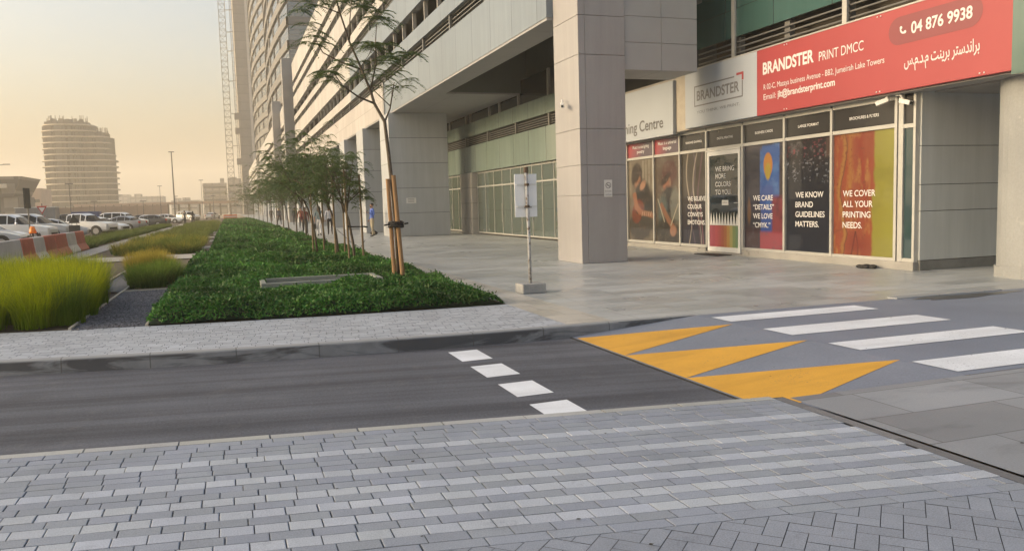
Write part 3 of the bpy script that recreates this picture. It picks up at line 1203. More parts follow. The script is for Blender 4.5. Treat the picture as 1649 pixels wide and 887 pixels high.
def art_drummer(u, v):
    p = Paint(u, v, '#7a6a5b')
    p.lay(0.9 * fbm(u, v, 3, 5, 12), '#4d3a31')
    p.ell(0.55, 0.80, 0.30, 0.15, '#5b3029', 0.3, 0.1, 0.6, 13)
    p.ell(0.47, 0.68, 0.16, 0.11, '#a4694f', 0.35, 0.1)
    p.ell(0.43, 0.74, 0.2, 0.05, '#3d2520', 0.5, 0.3)
    p.ell(0.56, 0.47, 0.34, 0.17, '#2d2d30', 0.3, -0.2, 0.5, 14)
    p.ell(0.80, 0.40, 0.18, 0.24, '#7d7f78', 0.4, 0.2, 0.8, 15)
    p.ell(0.30, 0.36, 0.2, 0.2, '#5d6a68', 0.5, -0.4, 0.7, 16)
    p.ell(0.5, 0.12, 0.6, 0.16, '#3a352f', 0.4, 0, 0.5, 17)
    p.line([(0.25, 0.42), (0.5, 0.27), (0.78, 0.14)], 0.07, '#9b6b52')
    p.line([(0.1, 0.5), (0.36, 0.24)], 0.018, '#c0b9a6')
    p.line([(0.9, 0.44), (0.62, 0.2)], 0.018, '#c0b9a6')
    p.ell(0.7, 0.13, 0.12, 0.06, '#b08068', 0.4)
    p.lay((fbm(u, v, 10, 18, 18) - 0.55) * 2, '#8a7d6c')
    return p.c * 0.43


def art_smoke(u, v):
    p = Paint(u, v, '#4c463f')
    p.lay(1.25 - 2.0 * v, '#2b2836')
    p.lay((1 - np.hypot((u - 0.5) / 0.5, (v - 0.25) / 0.35)) * 0.8, '#2a2742')
    for (a, b, c, k, col) in ((0.30, 0.10, 3.0, 0.0, '#cdbfae'), (0.62, 0.16, 2.4, 1.5, '#c8bcae'), (0.75, 0.12, 2.0, 3.0, '#9a6a86'), (0.45, 0.1, 3.4, 2.2, '#8a7a96')):
        x = a + b * np.sin(c * v * 2 + k)
        w = 0.016 + 0.02 * vnoise(u * 0, v, 1, 7, 21)
        p.lay((1 - np.abs(u - x) / w) * (0.85 if k < 2 else 0.5), col)
    p.lay((1 - np.abs(u - (0.74 + 0.28 * (0.42 - v))) / 0.02) * (v < 0.44), '#b0707f')
    return p.c * 0.5


def art_portrait(u, v):
    p = Paint(u, v, '#2a2c40')
    p.lay(fbm(u, v, 4, 8, 31) * 1.3 - 0.35, '#3d3a4c')
    p.rect(0.40, 0.88, 0.40, 0.985, '#2f5fae', 0.03)
    p.rect(0.42, 0.72, 0.14, 0.6, '#3557a6', 0.03)
    p.lay((fbm(u, v, 5, 9, 32) - 0.5) * 4 * ((u > 0.4) & (u < 0.88) & (v > 0.4)), '#4d7bc0')
    p.ell(0.6, 0.80, 0.11, 0.115, '#c98a3e', 0.15)
    p.ell(0.6, 0.74, 0.07, 0.08, '#b9a13c', 0.3)
    p.lay((1 - np.abs(u - 0.92) / 0.07) * ((v < 0.88)), '#3a2b2e')
    p.rect(0.70, 1.02, 0.02, 0.5, '#8c3f4a', 0.05)
    p.rect(0.40, 0.98, -0.02, 0.165, '#a84a58', 0.03)
    p.lay((fbm(u, v, 6, 10, 33) - 0.52) * 3 * (u > 0.68) * (v < 0.5), '#5a2b38')
    p.ell(0.12, 0.36, 0.05, 0.12, '#7b5a44', 0.5, 0, 0.4, 34)
    p.rect(0.02, 0.37, 0.0, 0.2, '#4a2f36', 0.08)
    p.lay((fbm(u, v, 9, 14, 35) - 0.55) * 2.2 * (v < 0.22), '#63606a')
    p.lay((v - 0.93) / 0.05 * (u < 0.45), '#454052')
    return p.c * 0.5


def art_dark(u, v):
    p = Paint(u, v, '#1d2230')
    p.lay(0.6 - v, '#1b2438')
    p.lay((v - 0.62) * 2.2, '#2a2528')
    s = fbm(u, v, 16, 44, 41, 3)
    band_ = np.exp(-((v - 0.80 + 0.06 * np.sin(u * 5)) / 0.05) ** 2)
    p.lay((s - 0.58) * 9 * np.clip(band_ + 0.3 * (v > 0.86), 0, 1) * 0.7, '#8d8a90')
    p.lay((fbm(u, v, 22, 50, 42, 3) - 0.64) * 9 * (v > 0.84) * 0.8, '#8a4552')
    p.lay((fbm(u, v, 26, 60, 43, 3) - 0.70) * 12 * ((v > 0.6) & (v < 0.82)), '#8f95a2')
    p.lay((1 - np.abs(u - 0.93 - 0.02 * np.sin(v * 40)) / 0.02) * (v > 0.84), '#b8aab0')
    p.rect(0.88, 1.0, 0.83, 1.0, '#55433f', 0.04)
    return p.c * 0.5


def art_orange(u, v):
    p = Paint(u, v, '#a8593f')
    p.lay(fbm(u, v, 5, 3, 51) * 1.5 - 0.45, '#b5532f')
    e = 0.66 + 0.05 * (fbm(u, v, 2, 9, 52) - 0.5) - 0.04 * (v < 0.5)
    p.lay((u - e) / 0.03, '#a7a23f')
    p.lay((u - e - 0.08) / 0.3 * fbm(u, v, 3, 5, 53), '#b2b24c')
    k = 0.14 + 0.05 * np.sin(v * 9) + 0.06 * (fbm(u, v, 2, 12, 54) - 0.5)
    p.lay((1 - np.abs(u - k) / 0.05), '#b98a4a')
    p.lay((1 - np.abs(u - k - 0.035) / 0.012) * 0.8, '#4b3b2b')
    p.lay((1 - np.abs(u - 0.5 - 0.06 * np.sin(v * 5)) / 0.10) * (v > 0.25) * 0.7, '#a33a2c')
    p.lay((fbm(u, v, 16, 8, 55) - 0.55) * 4 * (u < 0.62), '#c08a4e')
    p.lay((1 - np.abs(u - 0.28) / 0.06) * (v > 0.55) * 0.7, '#bd8a46')
    q = 0.37 - 0.08 * np.abs(v - 0.1) / 0.1
    p.lay((1 - np.abs(u - 0.31 - 0.35 * np.clip(v, 0, 0.19)) / 0.018) * (v < 0.2), '#4a1d19')
    p.lay((1 - np.abs(u - 0.42 + 0.35 * np.clip(v - 0.08, 0, 0.12)) / 0.016) * (v < 0.2), '#5a211b')
    p.lay((1 - np.hypot((u - 0.42) / 0.28, (v - 0.08) / 0.14)) * 0.8, '#8c2f26')
    p.lay((fbm(u, v, 30, 60, 56, 2) - 0.64) * 4 * (u < 0.6), '#8f4a34')
    p.lay((fbm(u, v, 2, 8, 57) - 0.55) * 2 * (u > 0.66), '#938f3a')
    return p.c * 0.42


arts = [art_guitar, art_drummer, art_smoke, None, art_portrait, art_dark, art_orange]
plabel = ['seated guitar player', 'drummer in a dark shirt', 'pale smoke trails on violet', None, 'blue and rose abstract portrait', 'navy field with scattered specks', 'orange and lime painted texture']
lines = {2: (["WE BELIEVE", "COLOUR", "CONVEYS", "EMOTIONS."], 1.50, 0.232, 0.14, 21.15), 4: (["WE CARE", "\u201cDETAILS\u201d", "WE LOVE", "\u201cCMYK.\u201d"], 1.47, 0.232, 0.145, 17.95),
         5: (["WE KNOW", "BRAND", "GUIDELINES", "MATTERS."], 1.52, 0.232, 0.145, 16.27), 6: (["WE COVER", "ALL YOUR", "PRINTING", "NEEDS."], 1.52, 0.232, 0.145, 14.67)}
R_, U_ = (0, -1, 0), (0, 0, 1)
panes = {}
for i, fn in enumerate(arts):
    a, b = MUL[i] - 0.035, MUL[i + 1] + 0.035
    if fn is None:
        continue
    o = poster('window_panel', XS, a, b, 0.23, 2.90, fn, M_ART, shop)
    o['label'] = 'window panel printed with ' + plabel[i]
    if i in lines:
        tx, z, dz, cap, y = lines[i]
        for k, s in enumerate(tx):
            txt(s, (XS - 0.006, y, z - dz * k), R_, U_, cap * .9, M_WHITE_TXT, o, bold=0.010)
tops = [("Music is a soul giving\npoetry", 1), ("Music is a universal\nlanguage", 1), ("PLANS AND DRAWINGS", 0), ("DIGITAL PRINTING", 0), ("BUSINESS CARDS", 0), ("LARGE FORMAT", 0), ("BROCHURES & FLYERS", 0)]
M_MAG = vcol('printed transom film', 0.35, 0.0, 0.3)
for i, (s, st) in enumerate(tops):
    a, b = MUL[i] - 0.035, MUL[i + 1] + 0.035
    if st:
        o = poster('transom_panel', XS, a, b, 2.98, 3.45, lambda u, v: Paint(u, v, '#5b4650').c * 0 + (1 - np.clip(1.6 * u + 0.35 * (0.5 - v), 0, 1))[..., None] * np.array(lin('#a04149')) * 0.8 + np.clip(1.6 * u + 0.35 * (0.5 - v), 0, 1)[..., None] * np.array(lin('#5e5460')) * 0.7, M_MAG, shop, 60, 30)
        for k, ss in enumerate(s.split("\n")):
            txt(ss, (XS - 0.006, (a + b) / 2, 3.27 - 0.16 * k), R_, U_, 0.10, M_WHITE_TXT, o, width=(1.1 if k == 0 else 0.5), align='C', bold=0.01)
    else:
        mb = MB()
        mb.box(XS - 0.002, XS + 0.01, b, a, 2.98, 3.45)
        o = mb.build('transom_panel', M_FILM, shop)
        w = {2: 0.85, 3: 0.75, 4: 0.72, 5: 0.72, 6: 0.85}[i]
        txt(s, (XS - 0.006, (a + b) / 2, 3.18), R_, U_, 0.062, M_WHITE_TXT, o, width=w, align='C', bold=0.012)
# the door
dr = MB()
ya, yb = 20.0, 18.44
for (p0, p1, z0, z1) in ((ya - 0.09, ya, 0.06, 2.86), (yb, yb + 0.09, 0.06, 2.86), (yb + 0.09, ya - 0.09, 2.74, 2.86), (yb + 0.09, ya - 0.09, 0.06, 0.20)):
    dr.box(XS - 0.07, XS + 0.0, p0, p1, z0, z1)
dr.box(XS - 0.085, XS + 0.02, yb - 0.02, ya + 0.02, 2.865, 2.895)
door = dr.build('door', M_WHITE, shop, 0.004)
gp = MB()
gp.box(XS - 0.045, XS - 0.03, yb + 0.09, ya - 0.09, 0.2, 2.74)
gp.build('door_glass', glass_mat('door glass', (0.02, 0.028, 0.032), 0.03, 1.75), door)
for k, (s, z) in enumerate((("WE BRING", 2.30), ("MORE", 2.10), ("COLORS", 1.88), ("TO YOU.", 1.66))):
    txt(s, (XS - 0.05, 19.62, z), R_, U_, 0.13, M_WHITE_TXT, door, bold=0.010)
cols = ['#a04a5a', '#9d3f4f', '#a8444c', '#a64848', '#a6553f', '#b06a3c', '#b98a45', '#a9a060', '#7d8f5a', '#6c8a66']
w = (ya - yb - 0.18) / len(cols)
for k, h in enumerate(cols):
    y = ya - 0.09 - k * w
    mb = MB()
    mb.box(XS - 0.052, XS - 0.046, y - w, y, 0.2, 0.80)
    mb.build('pencil_print', mat('pencil print', tuple(0.75 * q for q in lin(h)), 0.4, 0, 0.05, 3), door)
    mb = MB()
    mb.face([(XS - 0.05, y, 0.805), (XS - 0.05, y - w, 0.805), (XS - 0.05, y - w / 2, 1.18 - 0.02 * (k % 2))])
    mb.build('pencil_tip', mat('pencil tip print', (0.55, 0.55, 0.53), 0.4, 0, 0.04, 3), door)
mb = MB()
mb.box(XS - 0.054, XS - 0.046, 19.0, 19.3, 1.36, 1.50)
o = mb.build('door_notice', M_WHITE, door)
txt("OPEN", (XS - 0.057, 19.27, 1.405), R_, U_, 0.055, M_GREY_TXT, door, width=0.22)
mb = MB()
mb.tube([(XS - 0.07, 18.62, 1.42), (XS - 0.14, 18.60, 1.42), (XS - 0.14, 18.45, 1.42)], 0.014, 6)
mb.build('handle', M_STEEL, door)
mb = MB()
mb.box(XS - 0.02, XS + 0.3, 25.05, 26.9, 0, 3.4)
mb.build('dark_doorway', M_DARK, shop)
mb = MB()
mb.box(XS - 0.05, XS + 0.05, 25.02, 25.6, 2.98, 3.45)
o = mb.build('transom_panel', mat('violet film', (0.09, 0.075, 0.10), 0.3, 0, 0.1, 2), shop)

# signboards
M_SIGN = mat('white sign board', (0.335, 0.37, 0.415), 0.45, 0, 0.03, 0.8)
M_RED = mat('red sign board', (0.30, 0.045, 0.050), 0.42, 0, 0.04, 0.8, dirt=None)
M_PILL = mat('deep red sign panel', (0.20, 0.045, 0.052), 0.42, 0, 0.03, 0.8)
XB = 12.6


def board(name, label, y0, y1, m, z0=3.57, z1=5.16):
    t = thing(name, label, 'sign', (XB, (y0 + y1) / 2, z0))
    mb = MB()
    mb.box(XB, XB + 0.12, y0, y1, z0, z1)
    mb.build('board', m, t, 0.008)
    return t


s1 = board('signboard', 'white training centre signboard partly behind the corner column', 21.29, 27.6, M_SIGN, 3.48, 5.05)
txt("Training Centre", (XB - 0.006, 25.25, 3.74), R_, U_, 0.33, mat('grey sign letters', (0.10, 0.10, 0.105), 0.5, 0, 0.03, 3), s1, width=3.4, bold=0.014)
s2 = board('signboard', 'white signboard with a framed grey company logo beside the red board', 17.25, 20.6, M_SIGN)
lg = MB()
for (a, b, z0, z1) in ((20.11, 17.83, 4.13, 4.165), (20.11, 18.2, 4.665, 4.70), (20.11, 20.075, 4.165, 4.665), (17.865, 17.83, 4.165, 4.55)):
    lg.box(XB - 0.006, XB - 0.001, min(a, b), max(a, b), z0, z1)
lg.build('logo_frame', M_GREY_TXT, s2)
lr = MB()
lr.box(XB - 0.006, XB - 0.001, 17.80, 18.1, 4.70, 4.76)
lr.box(XB - 0.006, XB - 0.001, 17.80, 17.87, 4.56, 4.70)
lr.build('logo_corner', M_RED, s2)
txt("BRANDSTER", (XB - 0.006, 19.98, 4.29), R_, U_, 0.26, M_GREY_TXT, s2, width=2.0, bold=0.022)
txt("YOU THINK. WE PRINT.", (XB - 0.006, 19.98, 3.93), R_, U_, 0.075, M_GREY_TXT, s2, width=2.02)
s3 = board('signboard', 'long red signboard with white lettering and phone number over the shop', 10.27, 17.247, M_RED)
T = M_WHITE_TXT
txt("BRANDSTER", (XB - 0.006, 17.0, 4.55), R_, U_, 0.27, T, s3, width=1.83, bold=0.03)
txt("PRINT DMCC", (XB - 0.006, 15.0, 4.53), R_, U_, 0.20, T, s3, width=1.34)
txt("R 02-C, Mazaya business Avenue - BB2, Jumeirah Lake Towers", (XB - 0.006, 16.97, 4.175), R_, U_, 0.125, T, s3, width=3.88)
txt("Email:", (XB - 0.006, 16.97, 3.93), R_, U_, 0.135, T, s3, width=0.47)
txt("jlt@brandsterprint.com", (XB - 0.006, 16.44, 3.93), R_, U_, 0.15, T, s3, width=1.95, bold=0.02)
pb = MB()
poly = []
yc0, yc1, zc, r = 12.72, 11.12, 4.72, 0.27
for k in range(13):
    a = math.pi / 2 + math.pi * k / 12
    poly.append((yc0 - r * math.cos(a), zc + r * math.sin(a)))
for k in range(13):
    a = -math.pi / 2 + math.pi * k / 12
    poly.append((yc1 - r * math.cos(a), zc + r * math.sin(a)))
pb.face([(XB - 0.003, y, z) for y, z in poly])
pb.build('number_panel', M_PILL, s3)
txt("04 876 9938", (XB - 0.008, 12.42, 4.615), R_, U_, 0.21, T, s3, width=1.36, bold=0.02)
ph = MB()
for k in range(7):
    a0, a1 = RAD(150 + 150 * k / 7), RAD(150 + 150 * (k + 1) / 7)
    c = (12.60, 4.745)
    q = []
    for a, rr in ((a0, 0.10), (a1, 0.10), (a1, 0.065), (a0, 0.065)):
        q.append((XB - 0.008, c[0] - rr * math.cos(a), c[1] + rr * math.sin(a)))
    ph.face(q)
for a in (160, 292):
    y, z = 12.60 - 0.075 * math.cos(RAD(a)), 4.745 + 0.075 * math.sin(RAD(a))
    ph.ball((XB - 0.008, y, z), 0.032, 0, 8, 6, (0.1, 1, 1))
ph.build('phone_symbol', T, s3)
AR = "\ufe91\ufeae\ufe8d\ufee7\ufeaa\ufeb3\ufe98\ufeae \ufe91\ufeae\ufef3\ufee8\ufe96 \ufee1.\ufea9.\ufee1.\ufeb1"
txt(AR[::-1], (XB - 0.006, 12.58, 4.02), R_, U_, 0.21, T, s3, width=1.68, bold=0.012)
bt = MB()
for y in (16.1, 13.2, 10.8):
    for dy in (0, 0.09):
        for z in (3.62, 5.11):
            bt.ball((XB - 0.004, y + dy, z), 0.016, 0, 6, 4)
bt.build('bolt', M_WHITE, s3)
for nm, y0, y1, x0 in (('infill', 20.6, 21.29, 12.72),):
    mb = MB()
    mb.box(x0, x0 + 0.2, y0, y1, 3.56, 5.3)
    mb.build('infill_panel', mat('beige infill', (0.36, 0.33, 0.28), 0.6), shop)
hd = MB()
hd.box(12.72, 13.2, 10.3, 28, 3.54, 3.565)
hd.box(12.74, 13.2, 10.3, 28, 3.57, 5.15)
hd.build('header', M_CONC, shop)

# storey above the shop
XU = 12.9
mb = MB()
mb.box(XU, XU + 0.06, 5.0, 20.6, 5.78, 6.5)
mb.box(XU + 0.02, XU + 0.05, 5.0, 20.6, 6.52, 7.3)
mb.build('glass_balustrade', M_TEAL, pod)
mb = MB()
mb.box(12.56, 13.3, 5.0, 10.25, 3.5, 5.4)
mb.build('canopy_edge', M_TEAL, pod)
lv = MB()
for z in (5.22, 5.36, 5.50, 5.64):
    lv.tube([(XU + 0.05, 5.0, z), (XU + 0.05, 20.4, z)], 0.022, 6)
for y in (18.6, 16.6, 14.6, 12.6, 10.6):
    lv.box(XU + 0.10, XU + 0.25, y - 0.1, y + 0.1, 5.16, 5.78)
lv.build('louvre', M_LOUVRE, pod)
mb = MB()
for y in (18.6, 14.5, 10.4):
    mb.box(XU - 0.06, XU - 0.005, y - 0.07, y + 0.07, 5.17, 8)
mb.box(12.62, 12.80, 5.0, 20.5, 5.17, 5.2)
mb.build('post', M_STEEL, pod)
mb = MB()
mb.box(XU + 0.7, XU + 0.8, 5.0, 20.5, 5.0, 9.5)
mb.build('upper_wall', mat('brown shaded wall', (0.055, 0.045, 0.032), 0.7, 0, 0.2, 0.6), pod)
mb = MB()
mb.box(XU + 0.4, XU + 6, 5.0, 20.5, 7.6, 7.9)
mb.build('ceiling_slab', M_CONC, pod)

# wall and round column to the right of the shop
M_WALL = clad('beige grey wall panels', (0.44, 0.46, 0.45), (0, 0, 0), (0, 0, 0), 0.012, 0.55, 0.03, 0.14)
wl = MB()
zs = [0.2, 1.19, 1.72, 2.49, 3.9]
for z0, z1 in zip(zs, zs[1:]):
    wl.box(13.06, 18, 12.58, 12.8, z0 + 0.006, z1 - 0.006)
wl.build('side_wall', M_WALL, pod, 0.003)
wl = MB()
wl.box(13.07, 18, 12.62, 12.85, 0.0, 5.2)
wl.build('side_wall_core', M_DARK, pod)
wl = MB()
wl.box(13.055, 18, 12.56, 12.7, 0, 0.195)
wl.build('skirting', mat('dark stone skirting', (0.16, 0.16, 0.15), 0.6, 0, 0.2, 3), pod, 0.004)
mb = MB()
n = 28
for z0, z1, r in ((0, 0.2, 0.735), (0.2, 5.0, 0.70)):
    mb.prism([(13.78 + r * math.cos(2 * math.pi * k / n), 10.55 + r * math.sin(2 * math.pi * k / n)) for k in range(n)], z0, z1)
mb.build('round_column', mat('peeling plaster', (0.25, 0.26, 0.262), 0.7, 0, 0.1, 1.2, (25, 0.05), 0.1, False, 0.4, (1.1, 0.60, (0.40, 0.395, 0.37))), pod)
mb = MB()
mb.box(13.3, 20, 5.0, 12.5, 3.52, 3.6)
mb.build('canopy_soffit', M_CONC, pod)

# ------------------------------------------------------------------ towers behind the podium
M_TBAND = mat('grey beige tower spandrels', (0.165, 0.158, 0.148), 0.6, 0, 0.06, 0.2)
M_TGLASS = glass_mat('tower glass', (0.055, 0.06, 0.066), 0.06, 2.5)
M_TFRAME = mat('tower mullions', (0.20, 0.185, 0.17), 0.5, 0.2)
tw = thing('curved_tower', 'tall tower with two bowed bays of banded windows rising behind the podium', 'tower', (18, 180, 0))


def bay(x0, y0, x1, y1, b, n=18):
    return [(x0 + (x1 - x0) * t - 4 * b * t * (1 - t), y0 + (y1 - y0) * t) for t in [i / n for i in range(n + 1)]]


bays = [('front', [(32.0, 130.0), (10.3, 130.0)], 0), ('bay', bay(10.2, 130.05, 9.7, 187, 1.0), 0), ('bay', bay(9.9, 189, 9.0, 246, 1.4), 0), ('back', [(9.0, 246), (32, 246)], 0)]
FH = 3.55
for nm, poly, _ in bays:
    sp, gl, fr = MB(), MB(), MB()
    pts = [Vector((x, y, 0)) for x, y in poly]
    nrm = []
    for i in range(len(pts)):
        d = (pts[min(i + 1, len(pts) - 1)] - pts[max(i - 1, 0)]).normalized()
        nrm.append(Vector((-d.y, d.x, 0)) * (1 if nm != 'x' else -1))
    if nm == 'front':
        nrm = [Vector((0, -1, 0))] * 2
    elif nm == 'back':
        nrm = [Vector((0, 1, 0))] * 2
    else:
        nrm = [v if v.x < 0 else -v for v in nrm]

    def wall(mb, off, z0, z1):
        for i in range(len(pts) - 1):
            a, b = pts[i] + nrm[i] * off, pts[i + 1] + nrm[i + 1] * off
            mb.face([(a.x, a.y, z0), (b.x, b.y, z0), (b.x, b.y, z1), (a.x, a.y, z1)])

    def ledge(mb, z):
        for i in range(len(pts) - 1):
            a, b = pts[i], pts[i + 1]
            c, d = pts[i + 1] + nrm[i + 1] * 0.25, pts[i] + nrm[i] * 0.25
            mb.face([(a.x, a.y, z), (b.x, b.y, z), (c.x, c.y, z), (d.x, d.y, z)])

    wall(gl, 0.0, 0, 92)
    z = 1.2
    while z < 92:
        wall(sp, 0.25, z, z + 1.25)
        ledge(sp, z)
        ledge(sp, z + 1.25)
        for zz in (z + 1.25 + 0.78, z + 1.25 + 1.55):
            wall(fr, 0.06, zz, zz + 0.06)
        if nm == 'bay':
            for i in range(0, len(pts), 3):
                if i in (0, len(pts) - 1):
                    continue
                c, t = pts[i], nrm[i]
                w = 0.5 if i == 9 else 0.07
                fr.box(-w, w, -0.02, 0.14, z + 1.25, z + FH, 0, Matrix.Translation(c) @ Matrix.Rotation(math.atan2(t.y, t.x) - math.pi / 2, 4, 'Z'))
        z += FH
    sp.build('spandrel_band', M_TBAND, tw)
    gl.build('window_band', M_TGLASS, tw)
    fr.build('mullion_grid', M_TFRAME, tw)
mb = MB()
mb.box(10.6, 31.5, 187, 189.0, 0, 92)
mb.box(9.55, 10.6, 187.1, 188.9, 0, 92)
mb.build('recess', M_DARK, tw)
mb = MB()
mb.box(11.2, 31.5, 130.5, 245.5, 91, 92)
mb.build('roof', M_CONC, tw)

st = thing('slab_tower', 'slender beige concrete tower with a bright vertical strip and a hoist on its side', 'tower', (14, 345, 0))
mb = MB()
mb.box(5.9, 10.2, 330, 360, 0, 95)
mb.box(11.1, 24, 330.2, 360, 0, 95)
mb.build('wall', clad('beige tower wall', (0.30, 0.27, 0.235), (0, 0, 3.3), (0, 0, 0), 0.12, 0.7, 0.03, 0.1, 0.75), st)
mb = MB()
mb.box(10.2, 11.1, 329.8, 360, 0, 95)
mb.build('light_strip', mat('pale tower strip', (0.55, 0.51, 0.45), 0.7), st)


def lattice(name, label, cat, x, y, h, w, bay_h, m, leg=0.12, ties=(), tie_to=None):
    t = thing(name, label, cat, (x, y, 0))
    l, d = MB(), MB()
    for sx in (-1, 1):
        for sy in (-1, 1):
            l.box(x + sx * w / 2 - leg / 2, x + sx * w / 2 + leg / 2, y + sy * w / 2 - leg / 2, y + sy * w / 2 + leg / 2, 0, h)
    z, k = 0.0, 0
    while z < h - bay_h * 0.5:
        for s in (-1, 1):
            a, b = (-s, s) if k % 2 else (s, -s)
            d.tube([(x + a * w / 2, y + s * w / 2, z), (x + b * w / 2, y + s * w / 2, z + bay_h)], leg * 0.35, 4)
            d.tube([(x - w / 2, y + s * w / 2, z), (x + w / 2, y + s * w / 2, z)], leg * 0.45, 4)
            d.tube([(x + s * w / 2, y - w / 2, z), (x + s * w / 2, y + w / 2, z)], leg * 0.45, 4)
        z += bay_h
        k += 1
    l.build('mast_leg', m, t)
    d.build('lattice', m, t)
    if ties:
        tb = MB()
        for z in ties:
            tb.tube([(x + w / 2, y - w / 2, z), (tie_to, y - w / 2, z + 0.2)], 0.11, 4)
            tb.tube([(x + w / 2, y + w / 2, z), (tie_to, y - w / 2, z + 0.2)], 0.08, 4)
        tb.build('tie_bar', m, t)
    return t


M_MAST = mat('weathered crane steel', (0.30, 0.26, 0.21), 0.6, 0.2)
lattice('crane_mast', 'tall pale lattice crane mast tied to the slender tower', 'crane', 1.9, 326, 94, 2.3, 2.3, M_MAST, 0.2, (9, 26, 38, 50, 61, 68, 76, 86), 6.0)
h = lattice('hoist_mast', 'thin construction hoist mast running up the edge of the slender tower', 'hoist', 5.1, 328.5, 94, 0.8, 1.6, M_MAST, 0.14)
for z in (19.0, 30.5, 36.0):
    mb = MB()
    mb.box(4.3, 5.9, 326.4, 327.8, z, z + 2.4)
    mb.build('hoist_cage', M_MAST, h)

# ------------------------------------------------------------------ the tower still under construction, far left
M_RAWC = mat('raw concrete', (0.16, 0.135, 0.10), 0.9, 0, 0.12, 0.15)
M_SLABE = mat('pale slab edges', (0.46, 0.40, 0.31), 0.9, 0, 0.06, 0.2)
M_INNER = mat('dim floors between slabs', (0.07, 0.055, 0.035), 0.9, 0, 0.35, 0.22)
ct = thing('unfinished_tower', 'concrete tower shell under construction with bare curved floor slabs and rebar on top', 'tower', (-68, 455, 0))


def blob(cx, cy, rx, ry, n=30, p=2.6):
    q = []
    for k in range(n):
        a = 2 * math.pi * k / n
        c, s = math.cos(a), math.sin(a)
        q.append((cx + rx * math.copysign(abs(c) ** (2 / p), c), cy + ry * math.copysign(abs(s) ** (2 / p), s)))
    return q


fh = 2.85
sl, core, colm, reb = MB(), MB(), MB(), MB()
rr = random.Random(3)
for (cx, rx, ry, nf) in ((-71.5, 11.6, 12, 16), (-59.2, 7.2, 11, 14)):
    if cx < -65:
        pass
    for k in range(1, nf + 1):
        z = k * fh
        sh = 0
        if cx > -65 and k > 10:
            sh = 1.3
        jx, jr = rr.uniform(-.35, .35), rr.uniform(-.5, .35)
        sl.prism(blob(cx - sh / 2 + jx, 455, jr + rx - sh / 2 + (1.3 if k < nf - 1 else 0.0 if k == nf else 0.8), ry + 1.3), z - 0.5, z)
    zt = nf * fh - 0.5
    core.prism(blob(cx, 455, rx - 1.2, ry - 3.2), 0, zt)
    for k in range(26):
        a = math.pi + math.pi * (k + 0.5) / 26
        c, s = math.cos(a), math.sin(a)
        x, y = cx + (rx - 0.3) * math.copysign(abs(c) ** 0.77, c), 455 + (ry - 0.3) * math.copysign(abs(s) ** 0.77, s)
        w = rr.choice((0.2, 0.25, 0.3, 0.7))
        colm.box(x - w, x + w, y - 0.25, y + 0.25, 0, zt)
    for k in range(60):
        x = cx + rr.uniform(-rx * 0.8, rx * 0.8)
        y = 455 - ry * 0.7 + rr.uniform(-1, 4)
        reb.box(x - 0.12, x + 0.12, y - 0.12, y + 0.12, nf * fh, nf * fh + rr.choice((1.2, 2.0, 3.0, 4.4)))
inf = MB()
for (cx, rx, ry, nf) in ((-71.5, 11.6, 12, 15), (-59.2, 7.2, 11, 13)):
    for k in range(nf):
        for j in range(24):
            if rr.random() > .42:
                continue
            a = math.pi + math.pi * (j + .5) / 24
            c, s_ = math.cos(a), math.sin(a)
            q = [(cx + (rx - .6) * math.copysign(abs(cc_) ** .77, cc_), 455 + (ry - .6) * math.copysign(abs(ss_) ** .77, ss_)) for cc_, ss_ in ((math.cos(a - .06), math.sin(a - .06)), (math.cos(a + .06), math.sin(a + .06)))]
            z0 = k * fh
            z1 = z0 + fh - .52 if rr.random() < .6 else z0 + 1.1
            inf.face([(q[0][0], q[0][1], z0), (q[1][0], q[1][1], z0), (q[1][0], q[1][1], z1), (q[0][0], q[0][1], z1)])
inf.build('block_infill', mat('patchy block infill', (0.20, 0.17, 0.135), 0.9, 0, 0.35, 0.4), ct)
stub = MB()
for k in range(34):
    cx, w = (rr.uniform(-80, -64), 16) if k < 24 else (rr.uniform(-64, -54), 14)
    y = 455 - rr.uniform(4, 10)
    b_ = rr.uniform(.4, 1.6)
    stub.box(cx - b_, cx + b_, y - .5, y + .5, w * fh, w * fh + rr.choice((.8, 1.3, 2.0, 2.8)))
stub.build('unfinished_wall', M_RAWC, ct)
core.build('core', M_INNER, ct)
sl.build('floor_slab', M_SLABE, ct)
mb = MB()
mb.box(-76.5, -73.6, 442.7, 444, 0, 16 * fh - 0.35)
mb.build('shear_wall', M_RAWC, ct)
colm.build('column_row', M_RAWC, ct)
reb.build('rebar', mat('rusty rebar', (0.12, 0.09, 0.065), 0.9), ct)
mb = MB()
mb.prism(blob(-75.5, 455, 4, 6), 16 * fh, 16 * fh + 2.2)
mb.prism(blob(-65.5, 455, 3, 6), 16 * fh, 16 * fh + 1.6)
mb.prism(blob(-58.5, 455, 4.5, 6), 14 * fh, 14 * fh + 1.8)
mb.build('formwork', M_RAWC, ct)

# ------------------------------------------------------------------ far buildings in the haze
M_FARW = clad('far hazy walls', (0.34, 0.30, 0.25), (4, 0, 3.4), (0, 0, 0), 0.5, 0.9, 0.04, 0.05, 0.6)
M_FARP = mat('pinkish hoarding', (0.38, 0.27, 0.20), 0.9, 0, 0.1, 0.3)


def far_box(name, label, cat, parts, m, rows=None):
    x0, x1, y0, y1, z0, z1 = parts[0]
    t = thing(name, label, cat, ((x0 + x1) / 2, (y0 + y1) / 2, 0))
    for i, p in enumerate(parts):
        mb = MB()
        mb.box(*p)
        mb.build('wall' if i == 0 else 'roof_block', m, t)
    if rows:
        mb = MB()
        for z in rows:
            mb.box(x0 + 0.6, x1 - 0.6, y0 - 0.06, y0 + 0.1, z, z + 1.2)
        mb.build('window_row', M_GLASS_DK, t)
    return t


